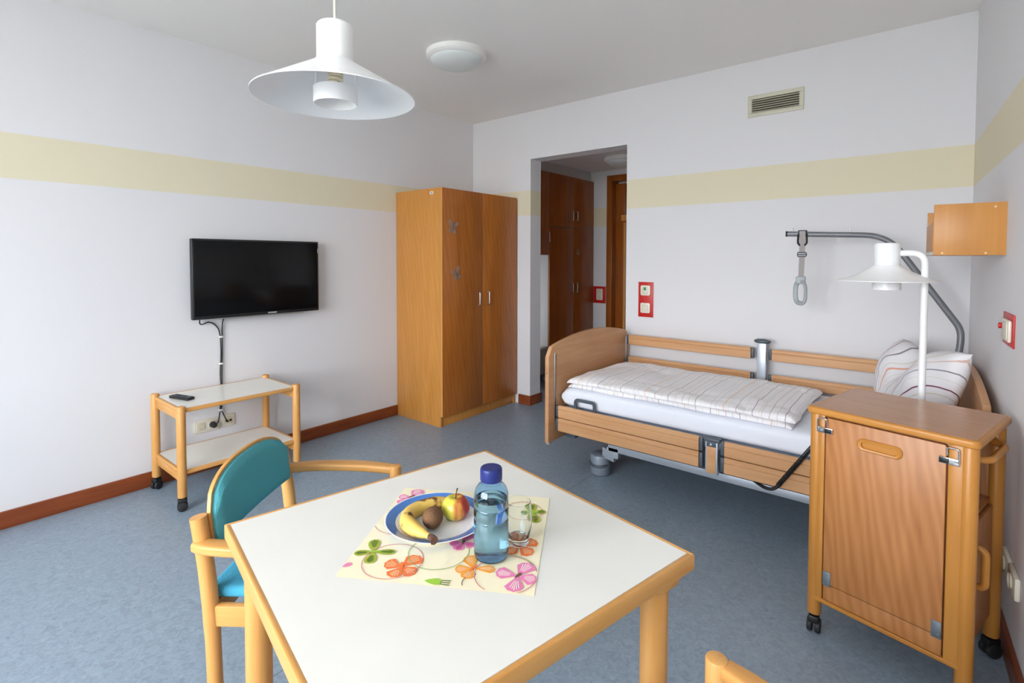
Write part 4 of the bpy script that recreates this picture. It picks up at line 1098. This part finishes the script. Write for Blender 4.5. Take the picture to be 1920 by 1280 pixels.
MB().box(-0.024, 0.024, -0.021, 0.021, -0.018, 0.024, 0.005).obj('strap_hook', BLACKP, hd_)
lk = MB(); lk.tube(fillet([(-0.022, -0.02, 0.0), (-0.024, -0.022, -0.055), (-0.012, -0.022, -0.07)], 0.01), 0.006, 8).tube(fillet([(0.022, -0.02, 0.0), (0.024, -0.022, -0.055), (0.012, -0.022, -0.07)], 0.01), 0.006, 8).obj('hook_arms', BLACKP, hd_)
sb = MB()
def strapf(z0, z1, w, x0=0.0, x1=0.0, y=-0.0235):
    n = 10
    def f(u, v):
        z = z0+(z1-z0)*v
        return Vector((x0+(x1-x0)*v+(u-0.5)*2*w, y-0.002*math.sin(v*PI*2), z))
    return f
MB().prism([(-0.016, 0.018), (0.016, 0.018), (0.0155, -0.12), (-0.0155, -0.12)], lambda a, c, t: Vector((a, t, c)), -0.0245, -0.0215).prism([(-0.0155, -0.13), (0.0155, -0.13), (0.012, -0.262), (-0.018, -0.262)], lambda a, c, t: Vector((a, t, c)), -0.0245, -0.0215).obj('strap', STRAP, hd_)
MB().tube(fillet([(-0.023, -0.023, -0.125), (-0.023, -0.023, -0.112), (0.023, -0.023, -0.112), (0.023, -0.023, -0.138), (-0.023, -0.023, -0.138), (-0.023, -0.023, -0.125)], 0.012), 0.0035, 8).cyl((-0.021, -0.026, -0.125), (0.021, -0.026, -0.125), 0.0035, n=10).obj('strap_buckle', DGREY, hd_)
MB().box(-0.030, 0.022, -0.040, -0.008, -0.305, -0.258, 0.007, 3).obj('grip_head', GRIP, hd_)
rg = []
for k in range(40):
    a = 2*PI*k/40
    ca, sa = math.cos(a), math.sin(a)
    q_ = 0.044*math.copysign(abs(ca)**0.7, ca)
    rg.append((-0.004+q_*math.cos(-0.85), -0.024+q_*math.sin(-0.85), -0.358+0.066*math.copysign(abs(sa)**0.7, sa)))
MB().tube(rg, 0.0125, 12, closed=True, squash=(0.75, 1.15)).obj('grip_ring', GRIP, hd_)

# coiled hand control cable on the bed front
cc = thing('coiled_cable', 'black coiled control cable hanging over the bed side board', 'cable', (0, 0, 0))
p0, p1 = Vector((3.16, -1.142, 0.298)), Vector((3.33, -1.142, 0.565))
ax = (p1-p0); Lc = ax.length; ax.normalize(); s1_ = ax.cross(Vector((0, 1, 0))).normalized(); s2_ = Vector((0, 1, 0))
coil = [p0+ax*(Lc*k/520)+0.0095*(math.cos(k*2*PI/13)*s1_+math.sin(k*2*PI/13)*s2_) for k in range(521)]
MB().tube(coil, 0.0026, 6).obj('coil', BLACKR, cc)
MB().tube(spline([(3.02, -1.06, 0.262), (3.07, -1.105, 0.262), (3.10, -1.138, 0.268), (3.128, -1.142, 0.270), (3.150, -1.142, 0.284), (3.165, -1.142, 0.306)], 6), 0.0085, 10).obj('lead', BLACKR, cc)
MB().tube(spline([(3.328, -1.142, 0.560), (3.36, -1.13, 0.598), (3.40, -1.07, 0.585), (3.44, -1.0, 0.575)], 6), 0.0045, 8).obj('handset_lead', BLACKR, cc)

# ================================================================== BEDSIDE CABINET
CA = math.radians(-14.0)
cbn = thing('bedside_cabinet', 'beech bedside cabinet on castors with a fold-down front panel', 'cabinet', (3.3685, -1.730, 0), CA)
CW, CD, CT = 0.495, 0.447, 0.866
tp = MB().prism(rrect(0.0, CW, 0.0, CD, 0.022), lambda a, c, t: Vector((a, c, t)), CT-0.026, CT, 0.008, 4).obj('top_board', CABEDGEX, cbn)
MB().prism(rrect(0.012, CW-0.012, 0.012, CD-0.012, 0.015), lambda a, c, t: Vector((a, c, t)), CT-0.002, CT+0.0006).obj('top_laminate', CABTOP, tp)
LEGR = 0.0235
legm2 = MB().cyl((0, 0, 0.075), (0, 0, CT-0.026), LEGR, n=26, bev=0.003).mesh('leg', CABEDGE)
cst2 = caster_mesh(0.080, 0.026)
for (x, y, rz) in ((0.030, 0.036, 0.25), (CW-0.030, 0.036, 0.8), (0.030, CD-0.034, 1.4), (CW-0.034, CD-0.034, -0.6)):
    part('leg', legm2, cbn, (x, y, 0)); put_caster(cbn, x, y, rz, cst2)
# front frame
FX0, FX1 = 0.046, CW-0.046
for xa, xb in ((0.036, 0.062), (CW-0.078, CW-0.040)):
    MB().box(xa, xb, 0.016, 0.040, 0.135, CT-0.026, 0.004).obj('front_stile', CABEDGE, cbn)
MB().box(0.036, CW-0.040, 0.014, 0.040, 0.135, 0.150, 0.003).obj('bottom_rail', CABEDGEX, cbn)
DXa, DXb = 0.066, CW-0.082
MB().box(DXa, DXb, 0.018, 0.034, 0.152, 0.212, 0.0015).obj('lower_panel', CABW, cbn)
dpl = MB().prism(rrect(DXa, DXb, 0.216, CT-0.034, 0.008), lambda a, c, t: Vector((a, t, c)), 0.014, 0.032, 0.0015).obj('flap_door', CABW, cbn)
hc = (DXa+DXb)/2-0.005; hz_ = CT-0.098
# recessed grip: rounded wooden frame ring with a hollow
hb_ = MB()
oo = rrect(hc-0.066, hc+0.066, hz_-0.021, hz_+0.021, 0.018, 6); ii = rrect(hc-0.053, hc+0.053, hz_-0.0115, hz_+0.0115, 0.010, 6); m_ = rrect(hc-0.061, hc+0.061, hz_-0.0175, hz_+0.0175, 0.0155, 6)
layers = [(oo, 0.0138), (oo, 0.0085), (m_, 0.004), (ii, 0.0055), (ii, 0.0138)]
rings = [[hb_.bm.verts.new((a, y_, c)) for a, c in po] for po, y_ in layers]
for r0, r1 in zip(rings, rings[1:]):
    for k in range(len(r0)): hb_.bm.faces.new((r0[k], r0[(k+1) % len(r0)], r1[(k+1) % len(r0)], r1[k]))
hb_.bm.faces.new(rings[-1])
hb_.obj('recessed_grip', CABEDGEX, dpl)
for xh in (DXa+0.013, DXb-0.013):
    hg = MB().box(xh-0.013, xh+0.013, 0.0115, 0.0140, 0.208, 0.262, 0.0008).obj('hinge_plate', HINGE, dpl)
    for zz in (0.222, 0.250): MB().cyl((xh+0.005, 0.0115, zz), (xh+0.005, 0.0105, zz), 0.0022, n=10).obj('screw', BRUSHED, hg)
for sx_, s in ((0.048, 1), (CW-0.058, -1)):
    zc = CT-0.080
    lt_ = MB().box(min(sx_-s*0.010, sx_+s*0.042), max(sx_-s*0.010, sx_+s*0.042), 0.006, 0.0105, zc-0.0105, zc+0.0105, 0.002).obj('latch', STEEL, cbn)
    MB().tube(fillet([(sx_-s*0.008, 0.008, zc), (sx_-s*0.008, 0.008, zc+0.042), (sx_+s*0.022, 0.008, zc+0.042), (sx_+s*0.022, 0.012, zc+0.016)], 0.008), 0.0030, 8).obj('latch_loop', STEEL, lt_)
    MB().cyl((sx_+s*0.006, 0.006, zc), (sx_+s*0.006, 0.0045, zc), 0.0048, n=14).obj('latch_screw', BRUSHED, lt_)
    MB().box(min(sx_+s*0.016, sx_+s*0.040), max(sx_+s*0.016, sx_+s*0.040), 0.0050, 0.0062, zc-0.008, zc+0.008, 0.001).obj('latch_pad', BLACKP, lt_)
# carcass
MB().box(0.028, 0.044, 0.042, CD-0.034, 0.14, CT-0.026, 0.002).obj('left_side_panel', CABW, cbn)
MB().box(0.044, CW-0.03, CD-0.050, CD-0.036, 0.14, CT-0.026, 0.002).obj('back_panel', CABW, cbn)
MB().box(0.044, CW-0.044, 0.036, CD-0.05, 0.140, 0.156, 0.002).obj('base_board', CABW, cbn)
MB().box(0.044, CW-0.044, 0.036, CD-0.05, 0.560, 0.576, 0.002).obj('shelf', CABW, cbn)
MB().box(0.044, CW-0.030, 0.036, 0.046, 0.150, CT-0.03, 0.001).obj('front_backing', CABW, cbn)
dr = MB().box(CW-0.048, CW-0.034, 0.070, CD-0.065, 0.16, 0.555, 0.002).obj('side_door', CABW, cbn)
MB().tube(fillet([(CW-0.035, 0.135, 0.36), (CW-0.004, 0.135, 0.37), (CW-0.004, 0.135, 0.485), (CW-0.035, 0.135, 0.495)], 0.016), 0.011, 12).obj('door_pull', CABEDGE, dr)
dw = MB().box(0.05, CW-0.040, 0.055, CD-0.06, 0.735, 0.81, 0.002).obj('drawer', CABW, cbn)
MB().tube(fillet([(CW-0.042, 0.09, 0.785), (CW+0.004, 0.12, 0.785), (CW+0.004, CD-0.12, 0.785), (CW-0.042, CD-0.09, 0.785)], 0.03), 0.011, 12).obj('drawer_pull', CABEDGE, dw)

# reading lamp on a pole behind the cabinet
ld = thing('reading_lamp', 'white reading lamp with wide shade on a pole behind the bedside cabinet', 'lamp', (3.702, -1.175, 0))
LSX = -0.128
ar = fillet([(0, 0, 0.012), (0, 0, 1.440), (LSX+0.03, -0.0, 1.440)], 0.055, 8)
MB().tube(ar, 0.0128, 16).obj('pole', LAMPW, ld)
MB().cyl((0, 0, 0), (0, 0, 0.014), 0.055, n=32, bev=0.003).obj('foot_plate', LAMPW, ld)
hdp = bpy.data.objects.new('lamp_head', MB().lathe([(0.0, 0.001), (0.02, 0.001), (0.02, -0.03), (0.0, -0.03)], 20).mesh('lamp_head', LAMPW)); COL.objects.link(hdp); hdp.parent = ld
hdp.location = (LSX, 0, 1.405)
Rl = 0.182
LAMP_Z = 1.324
cap = MB().lathe([(0.0, 1.483), (0.043, 1.483), (0.047, 1.479), (0.047, 1.392), (0.046, 1.389)], 40, (LSX, 0, 0)).obj('cap', LAMPW, ld)
MB().lathe([(0.048, 1.390), (0.05, 1.386), (0.085, 1.363), (0.125, 1.342), (0.165, 1.328), (Rl, 1.323), (Rl, 1.3205), (0.165, 1.3245), (0.125, 1.338), (0.085, 1.359), (0.045, 1.383)], 56, (LSX, 0, 0)).obj('shade', LAMPW, ld)
MB().lathe([(0.051, 1.345), (0.051, 1.283), (0.048, 1.283), (0.048, 1.345), (0.051, 1.345)], 40, (LSX, 0, 0)).obj('diffuser_ring', LAMPW, ld)

# ================================================================== WALL SHELF (frame of the right wall)
ws = thing('wall_shelf', 'small open beech box shelf on the right wall above the bed head', 'shelf', (RWX, 0, 0), ang)
mwi = None
SY = -1.100
MB().box(-0.224, 0.0, SY, SY+0.016, 1.431, 1.643, 0.0015).obj('near_side_panel', SHELFW, ws)
MB().box(-0.224, 0.0, -0.62, -0.604, 1.431, 1.643, 0.0015).obj('far_side_panel', SHELFW, ws)
MB().box(-0.224, 0.0, SY+0.016, -0.62, 1.433, 1.447, 0.001).obj('shelf_board', WHITEP, ws)
MB().box(-0.226, -0.212, SY+0.016, -0.60, 1.447, 1.575, 0.0015).obj('front_lip', SHELFW, ws)
MB().box(-0.012, 0.0, SY+0.016, -0.62, 1.447, 1.643, 0.001).obj('back_panel', SHELFW, ws)
for (xx, zz) in ((-0.035, 1.625), (-0.195, 1.440), (-0.060, 1.440)):
    MB().cyl((xx, SY-0.0012, zz), (xx, SY, zz), 0.0042, n=14).obj('screw_cover', plain('screw_cover', '#e3c394', 0.5) if 'screw_cover' not in MATS else MATS['screw_cover'], ws)
